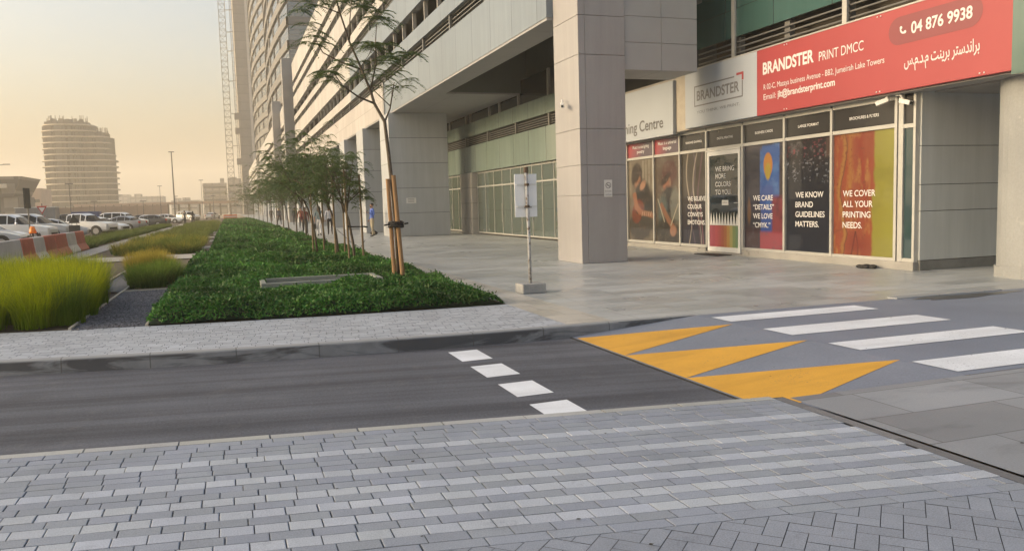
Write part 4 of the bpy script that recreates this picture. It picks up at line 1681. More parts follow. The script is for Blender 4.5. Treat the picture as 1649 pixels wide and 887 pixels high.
far_box('office_block', 'pale blocky building far off beside the crane mast', 'building', [(-13.5, 0.2, 520, 545, 0, 18.6), (-3.5, -1.2, 522, 535, 18.6, 21.5)], M_FARW, (4, 8, 12, 15.5))
far_box('office_block', 'narrow pale block just behind the crane mast foot', 'building', [(0.8, 9, 505, 530, 0, 20.5), (2, 6, 508, 520, 20.5, 21.5)], M_FARW, (4, 8, 12, 16))
far_box('long_building', 'long low pinkish building behind the parked cars', 'building', [(-100, -68.5, 360, 380, 0, 12.5), (-98, -90, 362, 375, 12.5, 14)], M_FARP, (3.5, 7))
t = thing('slanted_building', 'glazed building with an outward slanting upper storey behind the car park', 'building', (-52, 230, 0))
mb = MB()
mb.prism([(-75, 228), (-48.2, 228), (-48.2, 245), (-75, 245)], 0, 6.6)
mb.build('wall', M_FARW, t)
mb = MB()
for (z0, z1, x0, x1) in ((6.6, 11.4, -49.2, -46.8),):
    a = [(-75, 227, z0), (x0, 227, z0), (x0, 246, z0), (-75, 246, z0)]
    b = [(-75, 225.5, z1), (x1, 225.5, z1), (x1, 247, z1), (-75, 247, z1)]
    mb.face(a[::-1])
    mb.face(b)
    for k in range(4):
        j = (k + 1) % 4
        mb.face([a[k], a[j], b[j], b[k]])
mb.build('upper_storey', M_FARW, t)
mb = MB()
mb.box(-74, -50, 224.6, 225.4, 8.6, 9.6)
mb.build('window_row', mat('bright window strip', (0.6, 0.55, 0.45), 0.3), t)
hd2 = thing('site_hoarding', 'tall pinkish site hoarding along the far side of the car park', 'hoarding', (-60, 250, 0))
mb = MB()
for k in range(26):
    mb.box(-120 + 4 * k, -120 + 4 * k + 3.9, 250, 250.2, 0, 3.8)
mb.build('panel_row', M_FARP, hd2)
mb = MB()
for k in range(53):
    mb.box(-120 + 2 * k - 0.08, -120 + 2 * k + 0.08, 250.2, 250.5, 0, 4.2)
mb.build('post_row', M_RAWC, hd2)
vd = thing('viaduct', 'long low viaduct on slender piers in the haze', 'viaduct', (-30, 330, 0))
mb = MB()
mb.box(-52, 4, 326, 334, 4.6, 5.5)
mb.build('deck', M_FARP, vd)
for k in range(15):
    mb = MB()
    mb.box(-51 + 3.7 * k, -50.4 + 3.7 * k, 328, 332, 0, 4.6)
    mb.build('pier', M_RAWC, vd)
for i, (x0, x1, y, z, s) in enumerate(((-72, -48, 700, 15, 'long flat-topped'), (-46, -22, 760, 12, 'low grey'), (-33, -20, 620, 10, 'short stepped'), (-110, -84, 800, 19, 'tall faded'), (-2, 14, 900, 16, 'squat'))):
    far_box('distant_building', s + ' building fading into haze on the horizon', 'building', [(x0, x1, y, y + 30, 0, z), (x0 + 3, x0 + 8, y + 2, y + 12, z, z + 2)], M_FARW, (4, 8))

# ------------------------------------------------------------------ cars
M_TYRE = mat('tyre rubber', (0.016, 0.016, 0.017), 0.8)
M_RIM = mat('alloy rim', (0.35, 0.35, 0.36), 0.35, 0.7)
M_CGLASS = glass_mat('car glass', (0.010, 0.012, 0.013), 0.12, 1.4)
M_LAMP = mat('clear lamp lens', (0.55, 0.55, 0.55), 0.15)
M_TAIL = mat('red lamp lens', (0.35, 0.02, 0.02), 0.2)
M_TRIM = mat('black plastic trim', (0.02, 0.02, 0.02), 0.6)


def paint(name, col):
    m = mat(name, col, 0.3, 0.15, 0.03, 1.0)
    b = m.node_tree.nodes['Principled BSDF']
    b.inputs['Coat Weight'].default_value = 0.6
    return m


PAINTS = {'white': paint('white car paint', (0.66, 0.66, 0.65)), 'silver': paint('silver car paint', (0.40, 0.41, 0.42)), 'grey': paint('grey car paint', (0.20, 0.21, 0.23)), 'dark': paint('dark car paint', (0.035, 0.036, 0.04))}

# stations along the car, nose at +x: (x, bottom, belt height, roof height or None, half width)
SEDAN = dict(st=[(2.28, .40, .56, None, .62), (2.18, .24, .66, None, .80), (1.7, .20, .80, None, .88), (.95, .20, .92, None, .90), (.35, .20, .96, 1.30, .90), (-.15, .20, .97, 1.44, .90), (-.9, .20, .98, 1.43, .90), (-1.4, .20, 1.0, 1.25, .90), (-1.75, .22, 1.01, None, .89), (-2.2, .28, .98, None, .82), (-2.3, .42, .80, None, .70)], wb=(1.38, -1.33), wr=.33)
SUV = dict(st=[(2.32, .48, .80, None, .70), (2.22, .34, .95, None, .86), (1.75, .30, 1.06, None, .93), (1.0, .28, 1.14, None, .95), (.45, .28, 1.18, 1.62, .95), (0, .28, 1.19, 1.80, .95), (-.9, .28, 1.20, 1.83, .95), (-1.75, .28, 1.22, 1.80, .95), (-2.2, .32, 1.22, 1.62, .93), (-2.36, .40, 1.15, None, .88), (-2.42, .55, .95, None, .80)], wb=(1.42, -1.40), wr=.38)
PICK = dict(st=[(2.5, .50, .78, None, .70), (2.4, .36, .95, None, .86), (1.95, .34, 1.05, None, .91), (1.3, .32, 1.12, None, .92), (.75, .32, 1.15, 1.60, .92), (.35, .32, 1.16, 1.76, .92), (-.35, .32, 1.16, 1.76, .92), (-.75, .32, 1.16, 1.68, .92), (-.95, .32, 1.14, None, .92), (-1.0, .32, 1.06, None, .92), (-2.4, .34, 1.06, None, .92), (-2.5, .46, 1.0, None, .88)], wb=(1.6, -1.5), wr=.38)
KINDS = {'sedan': SEDAN, 'suv': SUV, 'pickup': PICK}


def car(kind, col, x, y, rot, label, extra=None):
    K = KINDS[kind]
    t = thing({'sedan': 'parked_car', 'suv': 'parked_suv', 'pickup': 'pickup_truck'}[kind], label, {'sedan': 'car', 'suv': 'suv', 'pickup': 'pickup truck'}[kind], (x, y, -0.055), 'vehicles in the car park', RAD(rot), True)
    body, gl = MB(), MB()
    secs = []
    for (sx, zb, zt, zr, w) in K['st']:
        r = zr if zr else zt
        wr = w * (0.76 if zr else 0.90)
        s = [(w * .90, zb), (w * .99, zb + .12), (w, zb + (zt - zb) * .55), (w * .965, zt - .03), (w * .93, zt + (.02 if zr else 0)), (wr, r - (.07 if zr else 0)), (wr * .86, r), (0, r + .02)]
        ring = [(sx, a, b) for a, b in s] + [(sx, -a, b) for a, b in reversed(s[:-1])]
        secs.append((ring, bool(zr)))
    n = len(secs[0][0])
    for (A, ca_), (B, cb) in zip(secs, secs[1:]):
        for i in range(n - 1):
            q = [A[i], A[i + 1], B[i + 1], B[i]]
            side = i in (4, n - 6)
            top = i in (5, 6, n - 7, n - 8)
            g = (side and (ca_ and cb)) or (ca_ != cb and (side or top))
            (gl if g else body).face(q)
        body.face([A[0], B[0], B[n - 1], A[n - 1]])
    body.face(secs[0][0][::-1])
    body.face(secs[-1][0])
    bo = body.build('body', PAINTS[col], t, 0, True)
    gl.build('window', M_CGLASS, t)
    # roof pillars between the side windows
    pl_ = MB()
    for (sx, zb, zt, zr, w) in K['st']:
        if zr and abs(sx) < 1.9:
            for s in (-1, 1):
                pl_.tube([(sx, s * w * .945, zt + .01), (sx, s * w * .775, zr - .06)], 0.035, 4)
    pl_.build('pillar', PAINTS[col], t)
    tr = MB()
    wx = K['st'][0][0]
    tr.box(wx - 0.05, wx + 0.015, -.55, .55, K['st'][0][1] - .02, K['st'][0][1] + .14)
    for s in (-1, 1):
        tr.box(K['wb'][1] + .4, K['wb'][0] - .4, s * .90 - .03, s * .90 + .03, .20, .30)
        for wx2 in K['wb']:
            tr.tube([(wx2, s * .80, K['wr']), (wx2, s * .925, K['wr'])], K['wr'] + .07, 18)
    tr.build('trim', M_TRIM, t)
    for s in (-1, 1):
        hl = MB()
        sx, zb, zt, _, w = K['st'][1]
        hl.ball((sx - .02, s * w * .80, zt - .12), .14, 0, 8, 6, (.7, 1.1, .55))
        hl.build('headlight', M_LAMP, t, 0, True)
        tl = MB()
        sx, zb, zt, _, w = K['st'][-2]
        tl.box(sx - .12, sx + .03, s * w * .86 - .1, s * w * .86 + .1, zt - .25, zt - .05)
        tl.build('tail_light', M_TAIL, t)
        mi = MB()
        sx = K['st'][4][0] + .12
        mi.ball((sx, s * (K['st'][4][4] + .10), K['st'][4][2] + .06), .1, 0, 8, 6, (.6, 1, .8))
        mi.build('mirror', PAINTS[col], t)
        for wx2 in K['wb']:
            wh = MB()
            wh.tube([(wx2, s * .76, K['wr']), (wx2, s * .945, K['wr'])], K['wr'], 20)
            wo = wh.build('wheel', M_TYRE, t)
            rm = MB()
            rm.tube([(wx2, s * .946, K['wr']), (wx2, s * .955, K['wr'])], K['wr'] * .62, 14)
            rm.build('rim', M_RIM, wo)
    if kind == 'pickup':
        bd = MB()
        bd.box(-2.38, -1.05, -.74, .74, 1.062, 1.085)
        bd.build('cargo_bed', M_TRIM, t)
    return t


car('sedan', 'silver', -12.6, 49.4, 0, 'silver sedan parked nearest the concrete barrier')
car('sedan', 'white', -13.2, 53.4, -4, 'white sedan parked between the nearest silver sedan and a white suv')
car('suv', 'white', -12.6, 57.5, -8, 'white suv with a dark side window band behind the red barriers')
car('suv', 'silver', -12.4, 62.3, -8, 'silver suv parked behind the white suv')
car('sedan', 'silver', -12.0, 67.0, 0, 'silver sedan half hidden behind the triangular warning sign')
car('pickup', 'white', -10.9, 71.5, -22, 'white pickup truck parked beside the green verge')
car('sedan', 'white', -10.6, 78.6, -20, 'white sedan parked right behind the white pickup truck')
car('sedan', 'grey', -9.9, 86.0, 160, 'grey sedan parked with its tail towards the lamp post')
car('suv', 'white', -10.6, 96.0, -15, 'white suv parked behind the grey sedan')
car('sedan', 'dark', -9.0, 106.0, 165, 'dark sedan at the far end of the verge')
car('sedan', 'white', -9.6, 118.0, -15, 'small white sedan far along the car park row')
car('suv', 'silver', -22.5, 76.0, 0, 'silver suv in the second row before the blue hoarding')
car('sedan', 'white', -24.5, 88.0, 0, 'white sedan in the second row near the container')
car('suv', 'dark', -17.5, 112.0, 10, 'dark suv in the far second row')
car('sedan', 'white', -8.6, 133.0, -20, 'tiny white sedan beyond the lamp post')
car('suv', 'white', -7.2, 165.0, -40, 'white suv far down the street near the mast foot')
car('sedan', 'silver', -3.2, 190.0, 70, 'silver sedan far down the street by the orange barrier')
car('sedan', 'dark', -13.5, 150.0, 0, 'dark sedan far off behind the lamp post row')

# container, hoarding, skip
M_BLUE = mat('faded blue steel', (0.05, 0.075, 0.18), 0.6, 0, 0.1, 1)
M_BOXG = mat('grey container steel', (0.27, 0.26, 0.25), 0.6, 0, 0.08, 1)
t = thing('blue_skip', 'blue steel skip behind the white pickup truck', 'skip', (-16.5, 112, -0.06))
mb = MB()
mb.prism([(-18.0, 110.8), (-15.0, 110.8), (-15.0, 113.2), (-18.0, 113.2)], 0.0, 2.0)
mb.build('body', M_BLUE, t, 0.05)
mb = MB()
for k in range(6):
    mb.box(-17.9 + .55 * k, -17.8 + .55 * k, 110.72, 110.798, 0.05, 1.95)
mb.build('rib', M_BLUE, t)
t = thing('box_container', 'grey site container with plain ribbed walls behind the parked suvs', 'container', (-19.2, 100, -0.06))
mb = MB()
mb.box(-21.4, -17.6, 98.8, 101.2, 0.0, 2.5)
mb.build('wall', M_BOXG, t, 0.03)
mb = MB()
mb.box(-21.45, -17.55, 98.7, 101.3, 2.502, 2.58)
mb.build('roof', M_WHITE, t)
mb = MB()
for k in range(12):
    mb.box(-21.3 + .31 * k, -21.2 + .31 * k, 98.74, 98.798, 0.1, 2.4)
mb.build('rib', M_BOXG, t)
t = thing('blue_hoarding', 'low blue hoarding behind the nearest parked cars', 'hoarding', (-25, 82, -0.06))
mb = MB()
for k in range(9):
    mb.box(-38 + 2 * k, -38 + 2 * k + 1.96, 82, 82.06, 0, 1.5)
mb.build('panel_row', M_BLUE, t)
mb = MB()
for k in range(10):
    mb.box(-38 + 2 * k - .05, -38 + 2 * k + .05, 82.07, 82.17, 0, 1.55)
mb.build('post_row', M_BOXG, t)

# ------------------------------------------------------------------ barriers
M_BCON = mat('weathered barrier concrete', (0.42, 0.41, 0.40), 0.85, 0, 0.12, 1.5, None, 0, False, 0.4, (2.2, 0.6, (0.26, 0.25, 0.24)))
M_BRED = mat('faded red plastic', (0.40, 0.085, 0.05), 0.55, 0, 0.12, 2)
M_BWHT = mat('dusty white plastic', (0.50, 0.48, 0.45), 0.55, 0, 0.1, 2)


def barrier(y0, y1, col, label):
    t = thing('road_barrier', label, 'barrier', (-6.45, (y0 + y1) / 2, 0), 'barriers along the car park')
    prof = [(-.29, 0), (.29, 0), (.29, .08), (.15, .32), (.085, .86), (-.085, .86), (-.15, .32), (-.29, .08)]
    m = {'c': M_BCON, 'r': M_BRED, 'w': M_BWHT}[col]
    mb = MB()
    M = Matrix(((1, 0, 0, -6.45), (0, 0, 1, 0), (0, 1, 0, 0), (0, 0, 0, 1)))
    mb.prism([(a, b) for a, b in prof], y0 + .015, y1 - .015, 0, M)
    mb.build('body', m, t, 0.02)
    if col == 'c':
        fe = MB()
        for y in (y0 + .35, y1 - .35):
            fe.box(-6.45 + .22, -6.45 + .298, y - .12, y + .12, 0.0, .07)
        fe.build('lifting_slot', M_BLACK, t)
    else:
        n = 4
        for k in range(n):
            y = y0 + (y1 - y0) * (k + .5) / n
            for s in (-1, 1):
                a_, b_ = -6.45 + s * .172, -6.45 + s * .12
                ri = MB()
                ri.face([(a_, y - .05, .33), (a_, y + .05, .33), (b_, y + .05, .80), (b_, y - .05, .80)])
                ri.build('rib', m, t)
    return t


names = {'c': 'grey concrete barrier', 'r': 'red plastic barrier', 'w': 'white plastic barrier'}
segs = [(23.6, 26.0, 'c', 'at the start of the row'), (26.0, 29.8, 'c', 'next to the first red one'), (29.85, 31.6, 'r', 'touching the grey concrete one'), (31.65, 33.3, 'w', 'between the first two red ones'), (33.35, 35.3, 'r', 'in front of the orange beacon'),
        (35.35, 37.6, 'r', 'before the last white one'), (37.65, 39.7, 'w', 'second last in the row'), (39.75, 41.9, 'r', 'at the grassy end of the row')]
for y0, y1, c, s in segs:
    barrier(y0, y1, c, names[c] + ' ' + s)
t = thing('warning_beacon', 'small orange warning beacon standing behind the red barriers', 'beacon', (-7.3, 36.3, 0))
mb = MB()
mb.tube([(-7.3, 36.3, 0), (-7.3, 36.3, .92)], .03, 6)
mb.build('stand', M_TRIM, t)
mb = MB()
mb.tube([(-7.3, 36.3, .92), (-7.3, 36.3, 1.0), (-7.3, 36.3, 1.2)], [.13, .13, .07], 10)
mb.build('lens', mat('orange lens', (0.75, 0.22, 0.02), 0.3), t, 0, True)

# ------------------------------------------------------------------ signs and lamp posts
M_POST = mat('galvanised post', (0.16, 0.15, 0.14), 0.5, 0.3)
M_SIGNBK = mat('dark sign back', (0.05, 0.048, 0.046), 0.6)
t = thing('traffic_sign', 'dark narrow sign board seen edge-on on a post by the nearest cars', 'sign', (-10.45, 51.3, 0))
mb = MB()
mb.tube([(-10.45, 51.3, 0), (-10.45, 51.3, 3.1)], .04, 8)
mb.build('post', M_POST, t)
mb = MB()
mb.box(-.4, .4, -.03, .03, 2.05, 3.15, 0, Matrix.Translation((-10.45, 51.2, 0)) @ Matrix.Rotation(RAD(82), 4, 'Z'))
mb.build('board', M_SIGNBK, t)


def tri(mb, x, y, z, s, up=True, yy=0.0, m=0):
    h_ = s * .866
    pts = [(-s / 2, 0), (s / 2, 0), (0, h_)] if up else [(0, 0), (s / 2, h_), (-s / 2, h_)]
    q = [(x + a, y + yy, z + b) for a, b in pts]
    r = [(x + a, y + yy + .02, z + b) for a, b in pts]
    mb.face(q, m)
    mb.face(r[::-1], m)
    for i in range(3):
        j = (i + 1) % 3
        mb.face([q[i], r[i], r[j], q[j]], m)


x, y = -14.0, 73.5
t = thing('yield_sign', 'red and white triangular yield sign above a small red plate', 'sign', (x, y, 0))
mb = MB()
mb.tube([(x, y, 0), (x, y, 2.6)], .04, 8)
mb.build('post', M_POST, t)
mb = MB()
tri(mb, x, y - .07, 1.75, .75, False)
f = mb.build('face', mat('sign red', (0.42, 0.05, 0.04), 0.5), t)
mb = MB()
tri(mb, x, y - .10, 1.88, .46, False)
mb.build('field', M_WHITE, f)
mb = MB()
mb.box(x - .2, x + .2, y - .09, y - .06, 1.15, 1.6)
p = mb.build('plate', mat('sign red', (0.42, 0.05, 0.04), 0.5), t)
mb = MB()
mb.box(x - .12, x + .12, y - .095, y - .092, 1.28, 1.42)
mb.build('bar', M_WHITE, p)
x, y = -8.6, 53.6
t = thing('warning_sign', 'dark triangular road sign seen from behind beside the verge', 'sign', (x, y, 0))
mb = MB()
tri(mb, x, y, 1.12, .62, True)
mb.build('triangle', M_SIGNBK, t)
mb = MB()
mb.box(x - .30, x + .30, y, y + .02, .1, 1.0)
mb.build('plate', M_SIGNBK, t)
mb = MB()
for s in (-.22, .22):
    mb.tube([(x + s, y + .04, 0), (x + s * .5, y + .04, 1.3)], .02, 6)
mb.build('stand', M_POST, t)


def lamp(x, y, h_, label, arm=0.0, r=.09, group='lamp posts'):
    t = thing('street_lamp', label, 'lamp post', (x, y, 0), group)
    mb = MB()
    mb.tube([(x, y, -.1), (x, y, h_ * .5), (x, y, h_)], [r, r * .8, r * .55], 8)
    mb.build('post', M_POST, t)
    hd_ = MB()
    if arm:
        mb = MB()
        mb.tube([(x, y, h_ - .1), (x + arm * .5, y, h_ + .12), (x + arm, y, h_ + .2)], .05, 6)
        mb.build('arm', M_POST, t)
        hd_.box(x + arm - .1, x + arm + .9, y - .15, y + .15, h_ + .16, h_ + .28)
    else:
        hd_.box(x - .45, x + .45, y - .16, y + .16, h_, h_ + .12)
    hd_.build('lamp_head', M_POST, t, 0.02)


lamp(-8.55, 150, 11.8, 'tall bare lamp post rising above the end of the verge', 0, .14)
lamp(-34.5, 150, 9.8, 'lamp post with a curved arm left of the unfinished tower', 1.0, .12)
for x, y, h_, s in ((-19.2, 118, 5.6, 'thin post in front of the unfinished tower'), (-19.5, 140, 3.6, 'short post at the edge of the unfinished tower'), (-12.2, 136, 3.4, 'short thin post over the grey sedan'), (-14.3, 200, 7.6, 'thin post over the viaduct'), (-11.6, 210, 5.4, 'short post over the viaduct'),
                (-5.2, 190, 8.4, 'tall post before the far pale block'), (-2.6, 170, 4.6, 'short dark post before the far pale block'), (-6.4, 320, 7.2, 'faint post far down the street')):
    lamp(x, y, h_, s, 0, .07)
t = thing('traffic_barrel', 'small orange barrier far down the street at the mast foot', 'barrier', (0.4, 175, 0))
mb = MB()
mb.prism([(-.9, 174.8), (1.7, 174.8), (1.6, 175.2), (-.8, 175.2)], 0.0, .85)
mb.build('body', mat('orange plastic', (0.6, 0.16, 0.05), 0.6), t, 0.05)
mb = MB()
mb.box(-.8, 1.6, 174.76, 174.797, .35, .55)
mb.build('band', M_WHITE, t)

# sign on its concrete foot, seen from behind
M_PEEL = mat('peeling painted pole', (0.38, 0.39, 0.40), 0.7, 0.0, 0.1, 3, None, 0, True, 0.4, (14, 0.50, (0.10, 0.065, 0.04)))
px_, py_ = 4.97, 13.3
t = thing('pole_sign', 'white sign board seen from behind on a peeling pole in a concrete foot', 'sign', (px_, py_, 0))
mb = MB()
mb.tube([(px_, py_, .16), (px_ - .005, py_, 1.0), (px_ - .03, py_, 2.16)], .028, 10)
mb.build('post', M_PEEL, t, 0, True)
mb = MB()
mb.box(px_ - .235, px_ + .18, py_ + .036, py_ + .05, 1.33, 2.08)
bo = mb.build('board', mat('dusty white sign back', (0.74, 0.75, 0.76), 0.5, 0, 0.05, 3), t, 0.004)
mb = MB()
mb.box(px_ - .2, px_ + .17, py_ + .02, py_ + .034, 1.50, 1.53)
mb.box(px_ - .2, px_ + .17, py_ + .02, py_ + .034, 1.88, 1.91)
mb.build('bracket', M_WHITE, t)
mb = MB()
for z in (1.515, 1.895):
    mb.tube([(px_ - .02, py_, z - .02), (px_ - .02, py_, z + .02)], .041, 10)
mb.tube([(px_ - .09, py_ - .03, 1.5), (px_ + .05, py_ - .03, 1.5)], .008, 5)
mb.tube([(px_ - .03, py_, 2.10), (px_ - .03, py_, 2.2)], .044, 8)
mb.build('clamp', mat('rusty clamp', (0.07, 0.045, 0.03), 0.8), t)
ft = MB()
ft.box(px_ - .215, px_ + .225, py_ - .2, py_ + .2, 0.0, .17)
fo = ft.build('concrete_foot', mat('chipped concrete', (0.28, 0.285, 0.285), 0.9, 0, 0.15, 4, (60, 0.12), 0.4, False, 0.3, (5, 0.62, (0.2, 0.19, 0.175))), t, 0.018)

# notices, cameras, small things
t = thing('no_smoking_notice', 'white no smoking notice fixed to the corner column', 'notice', (9.12, 18.62, 1.9))
mb = MB()
mb.box(9.02, 9.24, 18.612, 18.624, 1.67, 2.10)
mb.build('board', M_WHITE, t)
sy = MB()
for k in range(24):
    a0, a1 = 2 * math.pi * k / 24, 2 * math.pi * (k + 1) / 24
    sy.face([(9.13 + r_ * math.cos(a), 18.609, 1.96 + r_ * math.sin(a)) for r_, a in ((.078, a0), (.078, a1), (.062, a1), (.062, a0))])
sy.face([(9.13 + a, 18.6085, 1.96 + b) for a, b in ((-.052, .040), (-.040, .052), (.052, -.040), (.040, -.052))])
sy.box(9.08, 9.18, 18.6095, 18.611, 1.952, 1.968)
sy.build('symbol', M_GREY_TXT, t)
txt("No Smoking", (9.13, 18.609, 1.80), (1, 0, 0), U_, 0.034, M_GREY_TXT, t, width=.17, align='C', bold=.01)
NS = "\ufee3\ufee4\ufee8\ufeee\ufec9 \ufe8d\ufedf\ufe98\ufeaa\ufea7\ufef4\ufee6"
txt(NS[::-1], (9.13, 18.609, 1.72), (1, 0, 0), U_, 0.036, M_GREY_TXT, t, width=.17, align='C', bold=.01)
t = thing('wall_notice', 'small white notice on the face of the first wide pier', 'notice', (9.05, 41.58, 1.9))
mb = MB()
mb.box(8.78, 9.3, 41.575, 41.598, 1.72, 2.0)
mb.build('board', M_WHITE, t)
mb = MB()
for z in (1.79, 1.86, 1.93):
    mb.box(8.86, 9.2, 41.572, 41.5745, z, z + .02)
mb.build('printed_lines', M_GREY_TXT, t)


def cctv(name, label, x, y, z, dx, dy):
    t = thing(name, label, 'camera', (x, y, z))
    a = math.atan2(dy, dx)
    M = Matrix.Translation((x, y, z)) @ Matrix.Rotation(a, 4, 'Z')
    mb = MB()
    mb.tube([M @ Vector(q) for q in ((-.16, 0, .12), (-.05, 0, .12), (0, 0, .03))], .02, 6)
    mb.build('bracket', M_WHITE, t)
    mb = MB()
    mb.box(-.06, .2, -.045, .045, -.05, .04, 0, M @ Matrix.Rotation(RAD(18), 4, 'Y'))
    mb.build('housing', M_WHITE, t, 0.012)
    mb = MB()
    mb.tube([M @ Matrix.Rotation(RAD(18), 4, 'Y') @ Vector(q) for q in ((.19, 0, -.005), (.206, 0, -.005))], .03, 10)
    mb.build('lens', M_BLACK, t)
    return t


cctv('security_camera', 'small white security camera on the street side of the corner column', 8.2, 19.3, 4.05, -.4, -1)
cctv('security_camera', 'white security camera at the shop corner aimed along the windows', 12.8, 13.25, 3.46, -.5, .8)
cctv('security_camera', 'white security camera at the shop corner aimed at the crossing', 12.85, 12.86, 3.40, .1, -1)
t = thing('dark_rag', 'crumpled dark cloth lying at the foot of the shop plinth', 'cloth', (12.7, 13.7, 0))
mb = MB()
for k in range(9):
    a = k * 2.4
    mb.ball((12.7 + .07 * math.cos(a) * (k % 3), 13.68 + .11 * math.sin(a) * (k % 3), .035), .06, 0, 8, 5, (1.2, 1.5, .7))
mb.build('cloth', M_BLACK, t, 0, True)
t = thing('door_mat', 'flat dark mat outside the glass door', 'mat', (12.5, 19.3, 0))
mb = MB()
mb.box(12.35, 12.85, 18.7, 19.8, 0.004, 0.022)
mb.build('mat_body', M_BLACK, t, 0.005)
t = thing('black_bag', 'small dark bag on the paving beside the second pier', 'bag', (8.3, 45.6, 0))
mb = MB()
mb.ball((7.7, 45.6, .12), .16, 0, 10, 6, (1.4, 1, .75))
mb.build('bag_body', M_BLACK, t, 0, True)
mb = MB()
mb.tube([(7.6, 45.55, .2), (7.7, 45.55, .32), (7.8, 45.55, .2)], .012, 5)
mb.build('strap', M_BLACK, t)
# a damp stain at the dropped kerb, specks of litter on the pavers
wp = MB()
q = []
for k in range(26):
    a = 2 * math.pi * k / 26
    r_ = 1 + .22 * math.sin(3 * a + 1) + .12 * math.sin(7 * a)
    q.append((10.4 + .95 * r_ * math.cos(a), 9.16 + .17 * r_ * math.sin(a), .0045))
wp.face(q)
structure(wp.build('damp_stain', mat('damp asphalt', (0.055, 0.058, 0.065), 0.3, 0, 0.5, 3)))
lt = MB()
rl = random.Random(17)
for k in range(90):
    x, y = rl.uniform(-3.5, 9), rl.uniform(2.4, 11.5)
    if x < XJ and y > y_near(x) - .05 and y < y_kerb(x) + .15:
        continue
    r_ = rl.uniform(.004, .013)
    a = rl.uniform(0, 6)
    lt.face([(x + r_ * rl.uniform(.6, 1.6) * math.cos(a + b), y + r_ * math.sin(a + b), .006 + .004 * (k % 2)) for b in (0, 1.3, 2.6, 3.9, 5.2)])
tag(lt.build('litter', mat('dry specks', (0.03, 0.026, 0.02), 0.9)), 'tiny dry dark specks scattered over the paving', 'litter', kind='stuff')
# concrete rim sunk in the lawn
t = thing('concrete_rim', 'low rectangular concrete rim sunk in the leafy ground cover', 'planter rim', (1.8, 16.0, 0))
mb = MB()
bx0, bx1, by0, by1, bz = 0.5, 2.75, 15.45, 16.6, 0.235
for q in ((bx0, bx1, by0, by0 + .1), (bx0, bx1, by1 - .1, by1), (bx0, bx0 + .1, by0 + .1, by1 - .1), (bx1 - .1, bx1, by0 + .1, by1 - .1)):
    mb.box(*q, 0.0, bz)
mb.build('rim', mat('greenish worn concrete', (0.21, 0.225, 0.195), 0.85, 0, 0.15, 3, (40, 0.1), 0.2), t, 0.01)

# ------------------------------------------------------------------ people
M_SKIN = mat('skin', (0.30, 0.165, 0.11), 0.6, 0, 0.05, 8)
M_HAIR = mat('dark hair', (0.015, 0.012, 0.010), 0.6, 0, 0.2, 20)
M_SHOE = mat('dark shoes', (0.03, 0.026, 0.024), 0.6)
CLOTH = {}


def cloth(name, col):
    if name not in CLOTH:
        CLOTH[name] = mat(name + ' cloth', col, 0.85, 0, 0.12, 9, None, 0, True)
    return CLOTH[name]


